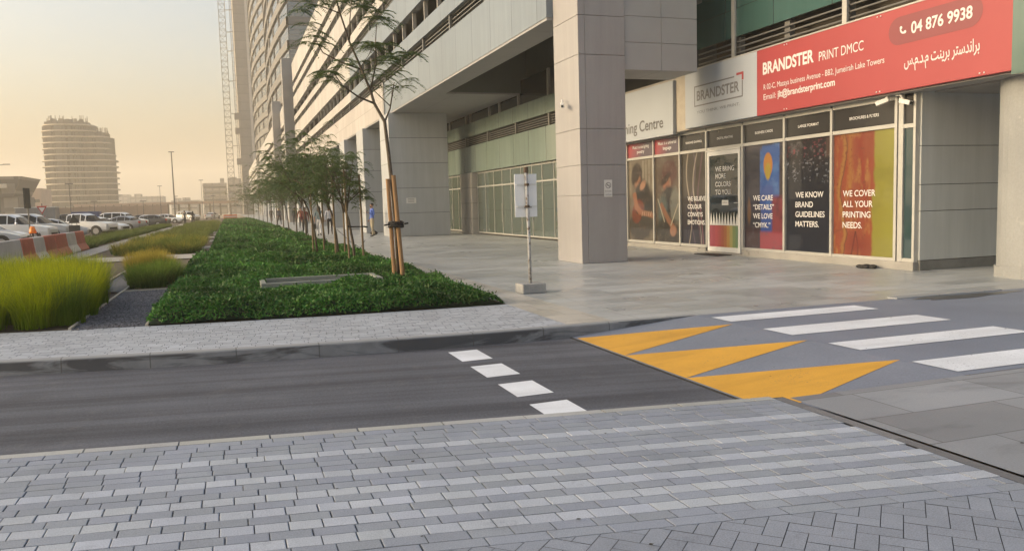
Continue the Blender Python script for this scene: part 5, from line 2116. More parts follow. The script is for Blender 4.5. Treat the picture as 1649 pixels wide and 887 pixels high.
def person(x, y, rot, label, top, bottom, h=1.72, stride=0.0, arms='walk', hair='short', sleeves=True, z=0.0, hold=None):
    """facing -y before the turn; one skinned body, coloured by region, hair and held things as children"""
    t = thing('person', label, 'person', (x, y, z), None, RAD(rot), True)
    k = h / 1.72
    J = {'pelvis': (0, 0, .95, .135, .105), 'waist': (0, -.01, 1.10, .125, .095), 'chest': (0, 0, 1.30, .155, .11), 'collar': (0, .01, 1.43, .11, .08), 'neck': (0, 0, 1.50, .052, .052), 'jaw': (0, -.02, 1.565, .07, .075), 'skull': (0, -.012, 1.65, .082, .092), 'crown': (0, 0, 1.695, .055, .06)}
    E = [('pelvis', 'waist', 't'), ('waist', 'chest', 't'), ('chest', 'collar', 't'), ('collar', 'neck', 's'), ('neck', 'jaw', 's'), ('jaw', 'skull', 's'), ('skull', 'crown', 's')]
    for s, sd in ((-1, 'L'), (1, 'R')):
        f = stride * s
        J['hip' + sd] = (s * .095, 0, .88, .092, .092)
        J['knee' + sd] = (s * .10, -.55 * f - .02, .50, .062, .065)
        J['ankle' + sd] = (s * .10, -f + (.10 if f < 0 else 0), .10 + (.06 if f < 0 else 0), .042, .045)
        J['heel' + sd] = (s * .10, -f + .02 + (.12 if f < 0 else 0), .05 + (.07 if f < 0 else 0), .042, .04)
        J['toe' + sd] = (s * .115, -f - .16 + (.10 if f < 0 else 0), .032, .036, .028)
        E += [('pelvis', 'hip' + sd, 'b'), ('hip' + sd, 'knee' + sd, 'b'), ('knee' + sd, 'ankle' + sd, 'b'), ('ankle' + sd, 'heel' + sd, 'f'), ('heel' + sd, 'toe' + sd, 'f')]
        J['sh' + sd] = (s * .185, .01, 1.405, .058, .06)
        if arms == 'phone' and s == 1:
            J['el' + sd] = (s * .24, .03, 1.13, .042, .045)
            J['wr' + sd] = (s * .13, -.22, 1.24, .03, .03)
            J['hd' + sd] = (s * .11, -.29, 1.28, .034, .022)
        else:
            g = -stride * s * 0.8
            J['el' + sd] = (s * .245, -.45 * g + .03, 1.13, .042, .045)
            J['wr' + sd] = (s * .25, -g - .05, .90, .03, .03)
            J['hd' + sd] = (s * .25, -g - .08, .83, .022, .036)
        E += [('collar', 'sh' + sd, 't'), ('sh' + sd, 'el' + sd, 't'), ('el' + sd, 'wr' + sd, 't' if sleeves else 's'), ('wr' + sd, 'hd' + sd, 's')]
    names_ = list(J)
    idx = {n_: i for i, n_ in enumerate(names_)}
    me = bpy.data.meshes.new('body')
    me.from_pydata([tuple(v * k for v in J[n_][:3]) for n_ in names_], [(idx[a], idx[b]) for a, b, _ in E], [])
    tmp = bpy.data.objects.new('tmp', me)
    COL.objects.link(tmp)
    tmp.modifiers.new('skin', 'SKIN')
    ss = tmp.modifiers.new('sub', 'SUBSURF')
    ss.levels = 2
    if not me.skin_vertices:
        me.attributes  # layer comes with the modifier
    sv = me.skin_vertices[0].data
    for n_ in names_:
        sv[idx[n_]].radius = (J[n_][3] * k, J[n_][4] * k)
    sv[idx['pelvis']].use_root = True
    dg = bpy.context.evaluated_depsgraph_get()
    bm2 = bpy.data.meshes.new_from_object(tmp.evaluated_get(dg))
    bpy.data.objects.remove(tmp)
    reg = {'t': 1, 'b': 2, 's': 0, 'f': 3}
    seg = [(Vector(J[a][:3]) * k, Vector(J[b][:3]) * k, reg[r_]) for a, b, r_ in E]
    bm2.materials.clear()
    for m in (M_SKIN, top, bottom, M_SHOE):
        bm2.materials.append(m)
    for p in bm2.polygons:
        c = p.center
        best, bi = 9, 0
        for a, b, r_ in seg:
            d = b - a
            tt = max(0, min(1, (c - a).dot(d) / d.length_squared))
            q = (a + d * tt - c).length
            if q < best:
                best, bi = q, r_
        if bi == 2 and c.z > .98 * k:
            bi = 1
        if bi == 1 and c.z < .93 * k and abs(c.x) < .17 * k:
            bi = 2
        p.material_index = bi
        p.use_smooth = True
    body = link('body', bm2, t)
    # face, ears, fingers
    fx = MB()
    fx.ball((0, -.105 * k, 1.615 * k), .016 * k, 0, 6, 5, (.8, 1.1, 1.4))
    for s in (-1, 1):
        fx.ball((s * .082 * k, 0, 1.625 * k), .022 * k, 0, 6, 5, (.4, .9, 1.3))
        hx, hy, hz = (Vector(J['hd' + ('L' if s < 0 else 'R')][:3]) * k)
        wx_, wy, wz = (Vector(J['wr' + ('L' if s < 0 else 'R')][:3]) * k)
        d = (Vector((hx, hy, hz)) - Vector((wx_, wy, wz))).normalized()
        side = Vector((1, 0, 0)) if arms == 'phone' and s == 1 else Vector((0, 1, 0))
        for q in range(4):
            o = Vector((hx, hy, hz)) + side * (.018 * (q - 1.5)) * k
            L = (.062, .075, .070, .055)[q] * k
            cu = Vector((-s, 0, 0)) if side.y else Vector((0, 0, 1))
            fx.tube([o, o + d * L * .6, o + d * L * .85 + cu * L * .4], [.010 * k, .009 * k, .006 * k], 5)
        o = Vector((wx_, wy, wz)) * .5 + Vector((hx, hy, hz)) * .5 - side * .03 * k
        fx.tube([o, o + d * .035 * k - side * .022 * k, o + d * .065 * k - side * .02 * k], [.011 * k, .01 * k, .007 * k], 5)
    fx.build('face_and_fingers', M_SKIN, body, 0, True)
    ey = MB()
    for s in (-1, 1):
        ey.ball((s * .032 * k, -.094 * k, 1.645 * k), .011 * k, 0, 6, 4)
    ey.box(-.025 * k, .025 * k, -.099 * k, -.09 * k, 1.573 * k, 1.58 * k)
    ey.build('eyes_and_mouth', M_HAIR, body)
    hr = MB()
    hr.ball((0, .022 * k, 1.668 * k), .100 * k, 0, 12, 8, (.93, 1.0, .86))
    if hair == 'long':
        hr.ball((0, .06 * k, 1.52 * k), .10 * k, 0, 10, 8, (1.05, .55, 1.7))
        for s in (-1, 1):
            hr.ball((s * .08 * k, .01 * k, 1.54 * k), .045 * k, 0, 8, 6, (.8, .9, 2.4))
    if hair == 'beard':
        hr.ball((0, -.055 * k, 1.555 * k), .052 * k, 0, 8, 6, (1.1, .8, .8))
    hr.build('hair', M_HAIR, t, 0, True)
    if hold == 'phone':
        hx, hy, hz = Vector(J['hdR'][:3]) * k
        a = WORLD[t.name]
        mb = MB()
        M = Matrix.Translation((hx - .01, hy - .03, hz + .03)) @ Matrix.Rotation(RAD(-35), 4, 'X')
        mb.box(-.035, .035, -.006, .006, -.05, .095, 0, M)
        ph_ = mb.build('phone', M_BLACK, None)
        ph_.matrix_world = Matrix.Translation((x, y, z)) @ Matrix.Rotation(RAD(rot), 4, 'Z')
        tag(ph_, 'dark phone held up by the man in the blue shirt', 'phone')
    if hold == 'bag':
        hx, hy, hz = Vector(J['hdR'][:3]) * k
        mb = MB()
        mb.box(hx - .05, hx + .05, hy - .16, hy + .16, hz - .42, hz - .12)
        mb.tube([(hx, hy - .1, hz - .13), (hx, hy, hz + .0), (hx, hy + .1, hz - .13)], .01, 5)
        bg = mb.build('shoulder_bag', M_SHOE, None, 0.02)
        bg.matrix_world = Matrix.Translation((x, y, z)) @ Matrix.Rotation(RAD(rot), 4, 'Z')
        tag(bg, 'dark hand bag carried by the walker in pale trousers', 'bag')
    return t


person(7.25, 43.3, -80, 'man in a blue shirt and khaki trousers standing and looking at his phone', cloth('blue shirt', (0.07, 0.13, 0.42)), cloth('khaki', (0.30, 0.26, 0.19)), 1.76, 0.03, 'phone', 'beard', True, 0, 'phone')
person(4.95, 47.9, 165, 'woman with long dark hair in a grey blue top and white trousers walking away', cloth('grey blue', (0.16, 0.22, 0.25)), cloth('white trousers', (0.58, 0.59, 0.62)), 1.70, 0.14, 'walk', 'long', False, 0, 'bag')
person(5.75, 49.6, 175, 'person in a pale loose shirt and black trousers walking beside the long haired woman', cloth('pale shirt', (0.46, 0.48, 0.55)), cloth('black trousers', (0.02, 0.02, 0.024)), 1.70, 0.12, 'walk', 'short', True)
person(4.55, 52.5, 10, 'person in a maroon top partly hidden behind the tree stakes', cloth('maroon', (0.15, 0.04, 0.035)), cloth('dark trousers', (0.03, 0.03, 0.035)), 1.66, 0.10, 'walk', 'short', True)
person(5.55, 67.5, 0, 'person in a rust red jacket and black trousers walking towards the camera', cloth('rust red', (0.22, 0.055, 0.035)), cloth('black trousers', (0.02, 0.02, 0.024)), 1.68, 0.06, 'walk', 'short', True)
person(5.2, 91.0, 20, 'person in dark violet grey clothes in mid stride far along the arcade', cloth('violet grey', (0.10, 0.095, 0.13)), cloth('dark trousers', (0.03, 0.03, 0.035)), 1.75, 0.2, 'walk', 'short', True)
person(6.3, 84.0, 180, 'person in black standing near the far columns', cloth('black', (0.03, 0.03, 0.033)), cloth('dark trousers', (0.03, 0.03, 0.035)), 1.72, 0.04, 'walk', 'short', True)
person(5.7, 118.0, 0, 'distant walker in dark clothes at the end of the arcade', cloth('black', (0.03, 0.03, 0.033)), cloth('dark trousers', (0.03, 0.03, 0.035)), 1.72, 0.1, 'walk', 'short', True)
person(-4.95, 105.0, 150, 'dark clothed walker on the pale footpath beside the lamp post', cloth('slate', (0.06, 0.065, 0.075)), cloth('dark trousers', (0.03, 0.03, 0.035)), 1.74, 0.1, 'walk', 'short', True)
person(-4.0, 104.0, 200, 'stooping dark figure on the pale footpath behind the other walker', cloth('brown grey', (0.085, 0.07, 0.065)), cloth('dark trousers', (0.03, 0.03, 0.035)), 1.66, 0.16, 'walk', 'long', True)

# ------------------------------------------------------------------ foliage
M_LEAF = vcol('tree leaves', 0.55, 0, 0, 0.35, 0.3)
M_COVER = vcol('ground cover leaves', 0.5, 0, 0, 0.2, 0.25)
M_BLADE = vcol('grass blades', 0.7, 0, 0, 0.35, 0.08)
M_BARK = mat('grey brown bark', (0.095, 0.075, 0.055), 0.85, 0, 0.25, 6, (40, 0.2), 0.4, True)
M_STAKE = mat('raw timber stake', (0.27, 0.165, 0.085), 0.8, 0, 0.18, 4, (30, 0.12), 0.2, False, 0.3, None, (6, 6, 0.5))
M_STAKE2 = mat('weathered timber stake', (0.17, 0.125, 0.075), 0.85, 0, 0.18, 4, (30, 0.12), 0.2, False, 0.3, None, (6, 6, 0.5))


def leaf_quads(c, a, b):
    """diamonds: centres c, half length vectors a, half width vectors b"""
    n = len(c)
    V = np.stack([c - a, c + b - a * 0.1, c + a, c - b - a * 0.1], 1).reshape(-1, 3)
    F = np.arange(n * 4).reshape(n, 4)
    return V, F


def rand_dirs(n, rng):
    v = rng.normal(size=(n, 3))
    return v / np.linalg.norm(v, axis=1)[:, None]


def perp(a, rng):
    v = np.cross(a, rand_dirs(len(a), rng))
    return v / (np.linalg.norm(v, axis=1)[:, None] + 1e-9)


def leaf_cols(n, base, rng, spread=0.35, warm=0.15):
    t = rng.uniform(1 - spread, 1 + spread, n)[:, None]
    w = rng.uniform(-warm, warm, n)[:, None]
    return np.clip(np.array(base)[None] * t * (1 + w * np.array([1, .35, -.5])[None]), 0, 1)


def fronds(cen, rng, n, L, pairs, lw, droop=0.5, spread_up=0.35):
    """feathery compound leaves spraying out of one point"""
    C, A, B = [], [], []
    for k in range(n):
        az = 2 * math.pi * (k + rng.uniform(-.4, .4)) / n
        el = rng.uniform(-.15, .75) * spread_up * 2
        l_ = L * rng.uniform(.7, 1.15)
        d = np.array([math.cos(az) * math.cos(el), math.sin(az) * math.cos(el), math.sin(el)])
        side = np.array([-math.sin(az), math.cos(az), 0])
        for j in range(pairs):
            s = (j + 1) / pairs
            p = cen + d * l_ * s + np.array([0, 0, -droop * l_ * s * s])
            w = lw * (1 - .55 * abs(s - .45)) * rng.uniform(.8, 1.1)
            for sg in (-1, 1):
                out = side * sg * .85 + d * .45 + np.array([0, 0, -.35 + rng.uniform(-.15, .15)])
                out = out / np.linalg.norm(out)
                C.append(p + out * w * .5)
                A.append(out * w * .5)
                nb = np.cross(out, [0, 0, 1.0])
                nb = nb / (np.linalg.norm(nb) + 1e-9)
                B.append((d * .8 + nb * .2) * l_ / pairs * .42)
    return np.array(C), np.array(A), np.array(B)


LEAF = (0.085, 0.125, 0.042)


def limb_tree(label, base, trunk, limbs, sprays, r0, seed, L=.34, group='young street trees'):
    """trunk and limbs given as points, sprays = (centre, size)"""
    rng = np.random.default_rng(seed)
    t = thing('street_tree', label, 'tree', base, group)
    mb = MB()
    mb.tube(trunk, [r0 * (1 - .75 * i / (len(trunk) - 1)) for i in range(len(trunk))], 9)
    for pts, r in limbs:
        mb.tube(pts, [r * (1 - .6 * i / (len(pts) - 1)) for i in range(len(pts))], 6)
    mb.build('trunk', M_BARK, t, 0, True)
    Cs, As, Bs = [], [], []
    for (c, s) in sprays:
        for q in range(max(1, int(4.6 * s))):
            cc = np.array(c) + rng.normal(size=3) * np.array([.15, .17, .09]) * s
            C, A, B = fronds(cc, rng, 7, L * (.8 + .25 * s), 10, .12, .55)
            Cs.append(C), As.append(A), Bs.append(B)
    C, A, B = np.concatenate(Cs), np.concatenate(As), np.concatenate(Bs)
    V, F = leaf_quads(C, A, B)
    arrays('crown', V, F, M_LEAF, t, np.repeat(leaf_cols(len(C), LEAF, rng, .3), 4, 0))
    return t


def P3(x, z, y=16.6, dy=0.0):
    return (x, y + dy, z)


TY = 16.75
trunk1 = [P3(3.32, 0, TY), P3(3.30, 1.2, TY), P3(3.24, 2.12, TY), P3(3.20, 2.7, TY), P3(3.15, 3.32, TY), P3(2.95, 3.69, TY), P3(2.90, 3.93, TY, .05), P3(2.72, 4.43, TY, .1), P3(2.51, 4.91, TY, .05), P3(2.31, 5.57, TY), P3(2.2, 6.1, TY, -.1)]
limbs1 = [([P3(2.95, 3.69, TY), P3(2.62, 3.80, TY, -.1), P3(2.30, 4.0, TY, -.2), P3(2.14, 4.22, TY, -.25)], .022),
          ([P3(3.15, 3.32, TY), P3(3.29, 3.6, TY, .1), P3(3.38, 4.0, TY, .15), P3(3.42, 4.15, TY, .2)], .02),
          ([P3(2.74, 4.38, TY, .1), P3(2.32, 4.54, TY, .2), P3(2.0, 4.73, TY, .3), P3(1.88, 4.95, TY, .3)], .02),
          ([P3(2.9, 4.0, TY, .05), P3(3.05, 4.5, TY, .2), P3(3.08, 4.93, TY, .3), P3(3.12, 5.35, TY, .3)], .018),
          ([P3(2.51, 4.91, TY, .05), P3(2.5, 5.3, TY, -.2), P3(2.55, 5.75, TY, -.3)], .014),
          ([P3(2.36, 5.45, TY), P3(2.0, 5.6, TY, .1), P3(1.75, 5.65, TY, .1)], .013),
          ([P3(3.3, 3.65, TY, .1), P3(3.0, 3.95, TY, .15), P3(2.92, 4.18, TY, .2)], .012),
          ([P3(3.08, 4.6, TY, .25), P3(3.35, 4.62, TY, .35), P3(3.48, 4.72, TY, .4)], .011),
          ([P3(2.72, 4.43, TY, .1), P3(2.85, 4.62, TY, -.1), P3(2.95, 4.82, TY, -.15)], .011)]
sprays1 = [(P3(2.14, 4.26, TY, -.25), 1.2), (P3(2.0, 4.20, TY, -.2), .7), (P3(3.42, 4.16, TY, .2), 1.0), (P3(1.87, 4.98, TY, .3), 1.2), (P3(3.12, 5.40, TY, .3), 1.3), (P3(2.55, 5.8, TY, -.3), 1.4), (P3(1.72, 5.68, TY, .1), 1.1),
           (P3(2.92, 4.22, TY, .2), 1.3), (P3(3.48, 4.75, TY, .4), 1.3), (P3(3.3, 4.66, TY, .35), .8), (P3(2.93, 4.85, TY, -.15), 1.1), (P3(2.2, 6.15, TY, -.1), 1.6), (P3(2.75, 5.75, TY, .1), 1.0), (P3(2.7, 4.55, TY, 0), .3)]
limb_tree('tall sparse young tree with feathery sprays tied to two orange timber stakes', (3.32, TY, 0), trunk1, limbs1, sprays1, .05, 5)


def stake(x, y, h_, lx, ly, label, m, w=.05):
    t = thing('tree_stake', label, 'stake', (x, y, 0), 'timber stakes supporting the young trees')
    mb = MB()
    mb.tube([(x, y, -.05), (x + lx, y + ly, h_)], [w * 1.06, w], 10)
    mb.build('pole', m, t, 0, False)
    return t


stake(3.36, 16.52, 2.22, -.10, .10, 'nearest orange timber stake leaning on the tall sparse tree', M_STAKE, .046)
stake(3.21, 16.66, 2.15, -.06, .04, 'second orange timber stake close behind the tall sparse tree trunk', M_STAKE, .042)
t = thing('tie_rope', 'black rubber tie lashing the tall sparse tree to its stakes', 'rope', (3.28, 16.6, 1.2))
mb = MB()
for z in (1.17, 1.21, 1.25):
    pts = [(3.27 + .15 * math.cos(a), 16.62 + .17 * math.sin(a), z + .02 * math.sin(2 * a)) for a in [2 * math.pi * k / 14 for k in range(15)]]
    mb.tube(pts, .02, 6)
mb.tube([(3.12, 16.5, 1.22), (3.0, 16.48, 1.2)], .018, 5)
mb.tube([(3.42, 16.5, 1.22), (3.5, 16.47, 1.23)], .018, 5)
mb.build('loop', M_BLACK, t, 0, True)


def bushy_tree(label, x, y, h_, spread, cz, seed, lean=0.0, nsp=60, size=.26, zs=.8):
    """young tree with a wide feathery crown"""
    rng = np.random.default_rng(seed)
    rr_ = random.Random(seed)
    t = thing('street_tree', label, 'tree', (x, y, 0), 'young street trees')
    mb = MB()
    th = cz - zs * .5
    top = (x + lean, y, th)
    mb.tube([(x, y, 0), (x + lean * .15, y, th * .4), (x + lean * .5, y, th * .75), top], [.040, .035, .030, .024], 8)
    tips = []
    for k in range(8):
        a = 2 * math.pi * k / 8 + rr_.uniform(-.3, .3)
        r = spread * rr_.uniform(.5, .95)
        e = (x + lean * 1.2 + r * math.cos(a), y + r * math.sin(a), cz + zs * rr_.uniform(-.2, .7))
        st_ = (x + lean * rr_.uniform(.55, 1.0), y, th * rr_.uniform(.78, 1.0))
        mid = tuple((st_[i] + e[i]) / 2 + (0.1 if i == 2 else rr_.uniform(-.1, .1)) for i in range(3))
        mb.tube([st_, mid, e], [.022, .014, .006], 5)
        tips.append((mid, e))
        for q in range(3):
            e2 = tuple(mid[i] + (e[i] - mid[i]) * .5 + rr_.uniform(-.45, .45) * spread * (.6 if i == 2 else 1) for i in range(3))
            mb.tube([mid, e2], [.009, .004], 4)
            tips.append((mid, e2))
    mb.build('trunk', M_BARK, t, 0, True)
    Cs, As, Bs = [], [], []
    for k in range(int(nsp * 1.15)):
        m_, e = tips[k % len(tips)]
        f = rng.uniform(.25, 1.1)
        cc = np.array([m_[i] + (e[i] - m_[i]) * f for i in range(3)]) + rng.normal(size=3) * np.array([.24, .24, .26]) * spread
        C, A, B = fronds(cc, rng, 5, size * rng.uniform(.8, 1.3), 9, .075, .75, .5)
        Cs.append(C), As.append(A), Bs.append(B)
    C, A, B = np.concatenate(Cs), np.concatenate(As), np.concatenate(Bs)
    V, F = leaf_quads(C, A, B * 1.4)
    arrays('crown', V, F, M_LEAF, t, np.repeat(leaf_cols(len(C), LEAF, rng, .35), 4, 0))
    return t


TREES = [(2.98, 20.6, 3.0, .85, 2.25, -.25, 80, .24, 1.1), (3.02, 24.2, 3.3, 1.1, 2.55, -.3, 100, .26, 1.3), (2.75, 27.5, 3.6, 1.35, 2.85, -.5, 115, .28, 1.5), (3.4, 31.0, 4.2, 1.5, 3.25, -.5, 125, .3, 1.7), (3.5, 36.0, 4.4, 1.6, 3.4, -.3, 115, .34, 1.7), (3.6, 41.0, 4.2, 1.6, 3.2, -.2, 105, .36, 1.6),
         (3.6, 47.0, 4.2, 1.7, 3.1, 0, 90, .38, 1.6), (3.6, 53.0, 4.2, 1.7, 3.1, -.3, 80, .4, 1.6), (3.7, 60.0, 4.4, 1.8, 3.3, 0, 70, .44, 1.7), (3.7, 68.0, 4.4, 1.9, 3.3, 0, 64, .48, 1.7), (3.7, 77.0, 4.6, 2.0, 3.5, 0, 56, .55, 1.7), (3.8, 87.0, 4.6, 2.1, 3.5, 0, 50, .6, 1.7),
         (3.8, 98.0, 4.8, 2.2, 3.6, 0, 46, .65, 1.8), (3.8, 111.0, 4.8, 2.4, 3.6, 0, 44, .7, 1.8), (3.6, 126.0, 5.2, 2.6, 3.9, 0, 44, .8, 2.0), (3.2, 144.0, 5.4, 3.0, 4.1, 0, 44, .9, 2.2)]
ordw = ['first', 'second', 'third', 'fourth', 'fifth', 'sixth', 'seventh', 'eighth', 'ninth', 'tenth', 'eleventh', 'twelfth', 'thirteenth', 'fourteenth', 'fifteenth', 'last']
for i, (x, y, h_, sp, cz, ln, nsp, sz, zs) in enumerate(TREES):
    bushy_tree(f'bushy young tree, {ordw[i]} behind the tall sparse one along the lawn edge', x, y, h_, sp, cz, 40 + i, ln, nsp, sz, zs)
for i, (x, y, h_, lx) in enumerate(((2.82, 20.45, 2.5, -.05), (3.18, 20.5, 2.4, -.03), (2.92, 24.0, 2.6, -.02), (3.2, 24.1, 2.6, .0), (2.6, 27.4, 2.6, 0), (2.95, 27.4, 2.5, 0))):
    stake(x, y, h_, lx, 0, f'weathered thin stake at the {ordw[(0, 0, 1, 1, 2, 2, 3, 4)[i]]} bushy tree, ' + ('road side' if i in (0, 2, 4) else 'arcade side' if i in (1, 3, 5) else 'single'), M_STAKE2, .027)
t = thing('tie_rope', 'dark tie between the first bushy tree and its stakes', 'rope', (2.98, 20.5, 1.1))
mb = MB()
mb.tube([(2.8, 20.4, 1.12), (2.95, 20.62, 1.1), (3.2, 20.45, 1.1)], .018, 5)
mb.tube([(3.2, 20.45, 1.1), (3.30, 20.47, 1.08)], .022, 5)
mb.build('loop', M_BLACK, t)
t = thing('hose_line', 'thin sagging line hanging between the bushy trees above the lawn edge', 'line', (3.3, 22.5, .7))
mb = MB()
mb.tube([(3.0, 24.1, .95), (3.2, 22.8, .62), (3.3, 21.8, .5), (3.25, 20.6, .75)], .008, 5)
mb.build('line', M_BLACK, t)


# leafy ground cover
def cover(name, label, x0, x1, fy0, y1, seed, zones):
    rng = np.random.default_rng(seed)
    fv = np.vectorize(fy0, otypes=[float])

    def height(x, y):
        h_ = .205 + .04 * np.sin(x * 2.1 + y * .7) + .04 * np.sin(x * 4.7 - y * 1.9) + .04 * np.sin(y * 3.1 + x)
        edge = np.minimum(np.minimum((x - x0) / .28, (x1 - x) / .3), np.minimum((y - fv(x)) / .35, (y1 - y) / .35))
        edge = edge * (1 + .35 * np.sin(x * 13 + 2 * np.sin(y * 7)) * np.sin(y * 11 + x * 5))
        return h_ * (1 + .22 * np.sin(x * .9 + y * .45) * np.sin(y * .8 - x * 1.4)) * np.clip(edge, 0.05, 1) ** .5

    gx, gy = np.meshgrid(np.linspace(x0 + .02, x1 - .02, 30), np.linspace(0, 1, 120))
    f0 = np.vectorize(fy0)(gx)
    yy = f0 + .03 + (y1 - .03 - f0) * gy
    V = np.stack([gx, yy, np.maximum(height(gx, yy) * .72 - .03, .0)], -1).reshape(-1, 3)
    i, j = np.meshgrid(np.arange(29), np.arange(119))
    a = (j * 30 + i).ravel()
    F = np.stack([a, a + 1, a + 31, a + 30], 1)
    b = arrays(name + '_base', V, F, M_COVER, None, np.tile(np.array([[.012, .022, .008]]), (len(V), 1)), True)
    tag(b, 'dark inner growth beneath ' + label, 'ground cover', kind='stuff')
    Cs, As, Bs, Ks = [], [], [], []
    for (ya, yb, dens, ls) in zones:
        n = int((x1 - x0) * (yb - ya) * dens)
        x = rng.uniform(x0, x1, n)
        y = rng.uniform(ya, yb, n)
        lo = np.array([fy0(q) for q in x])
        keep = (y > lo) & (y < y1) & ~((x > .62) & (x < 2.88) & (y > 15.0) & (y < 16.68))
        x, y = x[keep], y[keep]
        n = len(x)
        top = height(x, y)
        clump = np.clip(.5 + .5 * np.sin(x * 9 + np.sin(y * 5)) * np.sin(y * 8 + x * 3) + rng.normal(0, .3, n), 0, 1)
        z = top * (.5 + .5 * rng.uniform(0, 1, n) ** .6) + .05 * clump + np.where(rng.uniform(0, 1, n) < .035, rng.uniform(.02, .10, n), 0)
        near_rim = (x > .4) & (x < 3.1) & (y > 14.3) & (y < 15.5)
        z = np.where(near_rim, np.minimum(z, .225), z)
        a = rand_dirs(n, rng)
        a[:, 2] = np.abs(a[:, 2]) * .9 + .15
        a /= np.linalg.norm(a, axis=1)[:, None]
        bb = perp(a, rng)
        s = ls * rng.uniform(.6, 1.2, n)[:, None]
        Cs.append(np.stack([x, y, z], 1)), As.append(a * s), Bs.append(bb * s * .42)
        patch = .92 + .42 * np.sin(x * 1.3 + y * .8) * np.sin(y * .55 - x * .6)
        Ks.append(leaf_cols(n, (.046, .135, .022), rng, .4, .2) * patch[:, None])
    C, A, B, K = map(np.concatenate, (Cs, As, Bs, Ks))
    V, F = leaf_quads(C, A, B)
    o = arrays(name, V, F, M_COVER, None, np.repeat(K, 4, 0))
    tag(o, label, 'ground cover', kind='stuff')


cover('ground_cover', 'dense low dark green ground cover beside the far pavement', -1.17, 4.03, y_lawn, 29.7, 21, ((12, 15.5, 2600, .034), (15.5, 20, 1700, .040), (20, 29.7, 800, .055)))
cover('ground_cover', 'dark green ground cover beyond the pale cross path', -.75, 3.95, lambda x: 33.0, 150, 22, ((33, 45, 420, .075), (45, 70, 170, .11), (70, 150, 60, .17)))
cover('ground_cover', 'small leafy patch right of the end of the pale cross path', .4, 4.0, lambda x: 29.6, 33.05, 23, ((29.6, 33.05, 650, .06),))


# ornamental grasses
def tufts(name, label, spots, seed, kind='grass'):
    """spots: (x, y, height, radius, blades, colour low, colour high, width)"""
    rng = np.random.default_rng(seed)
    Vs, Fs, Ks, off = [], [], [], 0
    for (x, y, h_, rad, nb, c0, c1, w) in spots:
        ph = rng.uniform(0, 2 * math.pi, nb)
        r0 = rad * .6 * np.sqrt(rng.uniform(0, 1, nb))
        lean = rng.uniform(.15, 1.0, nb) * rad
        L = h_ * rng.uniform(.65, 1.12, nb)
        ux, uy = np.cos(ph), np.sin(ph)
        p2 = ph + rng.uniform(-1.2, 1.2, nb)
        bx, by = x + r0 * np.cos(p2), y + r0 * np.sin(p2)
        lev = []
        for s in (0, .4, .75, 1.0):
            cxp = bx + ux * lean * s ** 1.7
            cyp = by + uy * lean * s ** 1.7
            zz = L * (s - .22 * (lean / max(rad, .01)) * s ** 2.6)
            wd = w * (1 - s * .85)
            tw_ = rng.uniform(-.6, .6, nb)
            sx, sy = -np.sin(ph + tw_) * wd, np.cos(ph + tw_) * wd
            lev.append((np.stack([cxp - sx, cyp - sy, zz], 1), np.stack([cxp + sx, cyp + sy, zz], 1)))
        V = np.stack([q for pair in lev for q in pair], 1)
        Vs.append(V.reshape(-1, 3))
        b_ = off + np.arange(nb) * 8
        for k in range(3):
            Fs.append(np.stack([b_ + 2 * k, b_ + 2 * k + 1, b_ + 2 * k + 3, b_ + 2 * k + 2], 1))
        t = rng.uniform(.75, 1.25, nb)[:, None, None]
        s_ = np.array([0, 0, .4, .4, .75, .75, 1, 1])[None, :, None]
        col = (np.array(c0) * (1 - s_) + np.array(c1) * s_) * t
        Ks.append(col.reshape(-1, 3))
        off += nb * 8
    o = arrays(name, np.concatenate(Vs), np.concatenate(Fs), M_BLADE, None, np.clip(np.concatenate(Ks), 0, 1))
    tag(o, label, kind, kind='stuff')
    return o


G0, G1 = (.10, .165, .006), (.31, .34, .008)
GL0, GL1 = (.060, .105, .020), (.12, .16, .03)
GY1 = (.33, .27, .05)
rr = random.Random(9)
spots = []
y = 13.15
while y < 19.8:
    x = -5.4
    while x < -2.25:
        xx, yy = x + rr.uniform(-.13, .13), y + rr.uniform(-.13, .13)
        if xx > -3.3 - (yy - 13) * .33 and yy > y_lawn(xx) + .3 and xx < -2.25 - .10 * max(0, yy - 15):
            mound = min(1, (-2.0 - xx) / .5 + .35, (yy - y_lawn(xx)) / .9 + .35, (xx + 3.5 + (yy - 13) * .33) / .6 + .4)
            spots.append((xx, yy, rr.uniform(.74, .92) * (.55 + .45 * mound), .42, 420 if yy < 17 else 300, G0, G1 if rr.random() < .75 else GL1, .0048))
        x += .44
    y += .46
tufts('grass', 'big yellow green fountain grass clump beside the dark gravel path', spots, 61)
spots = [(rr.uniform(-2.35, -1.6), rr.uniform(21.6, 25.0), rr.uniform(.56, .70), .34, 260, (.14, .15, .03), GY1, .006) for _ in range(16)]
tufts('grass', 'yellow tipped grass clump standing behind the gravel path', spots, 62)
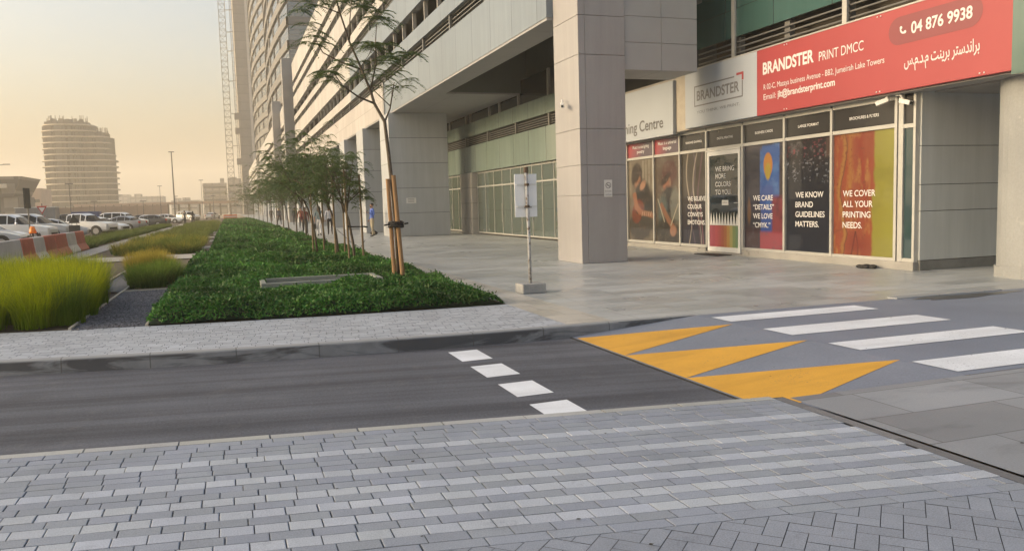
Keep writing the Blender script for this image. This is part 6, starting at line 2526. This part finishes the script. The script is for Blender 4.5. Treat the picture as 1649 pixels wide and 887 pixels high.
spots = [(rr.uniform(-2.0, -1.2), rr.uniform(18.7, 21.0), rr.uniform(.45, .6), .36, 240, GL0, (.13, .19, .03), .009) for _ in range(12)]
tufts('grass', 'bright leafy green clump in front of the yellow tipped grass', spots, 63)
spots = [(rr.uniform(-4.2, -1.3), yy, rr.uniform(.42, .65), .55, 170, GL0, (.15, .18, .04) if rr.random() < .7 else GY1, .012) for yy in [33.6 + 12 * (k / 60) ** 1.2 for k in range(60)]]
tufts('grass', 'green grass bed past the pale cross path', spots, 64)
spots = [(rr.uniform(-4.2, -1.3), yy, rr.uniform(.35, .62), .7, 120, GL0, (.16, .18, .05), .022) for yy in [46 + 74 * (k / 150) ** 1.2 for k in range(150)]]
tufts('grass', 'long soft grass bed stretching along the pale footpath', spots, 65)
spots = [(rr.uniform(-7.5, -6.3), yy, rr.uniform(.35, .55), .5, 150, GL0, (.12, .15, .04), .014) for yy in [42.5 + 57 * (k / 120) ** 1.2 for k in range(120)]]
tufts('grass', 'dark green verge grass between the footpath and the parked cars', spots, 66)
spots = [(rr.uniform(-5.7, -3.6), rr.uniform(22, 26), rr.uniform(.3, .5), .4, 120, GL0, GL1, .008) for _ in range(14)] + [(-3.4 - .5 * k, 13.3 + .2 * k, .3, .3, 120, GL0, GL1, .006) for k in range(3)]
tufts('grass', 'short green grass around the big fountain grass clump', spots, 67)

# ------------------------------------------------------------------ the hazy air
def haze():
    mb = MB()
    mb.box(-1690, 1690, -1190, 2190, -1.3, 104)
    m = bpy.data.materials.new('haze')
    m.use_nodes = True
    nt = m.node_tree
    nt.nodes.remove(nt.nodes['Principled BSDF'])
    v = nt.nodes.new('ShaderNodeVolumePrincipled')
    v.inputs['Color'].default_value = (1.0, 0.935, 0.80, 1)
    v.inputs['Density'].default_value = HAZE_DENSITY
    v.inputs['Anisotropy'].default_value = 0.1
    nt.links.new(v.outputs[0], nt.nodes['Material Output'].inputs['Volume'])
    o = mb.build('haze', m)
    tag(o, 'warm dusty haze filling the air over the whole street', 'haze', kind='stuff')


haze()
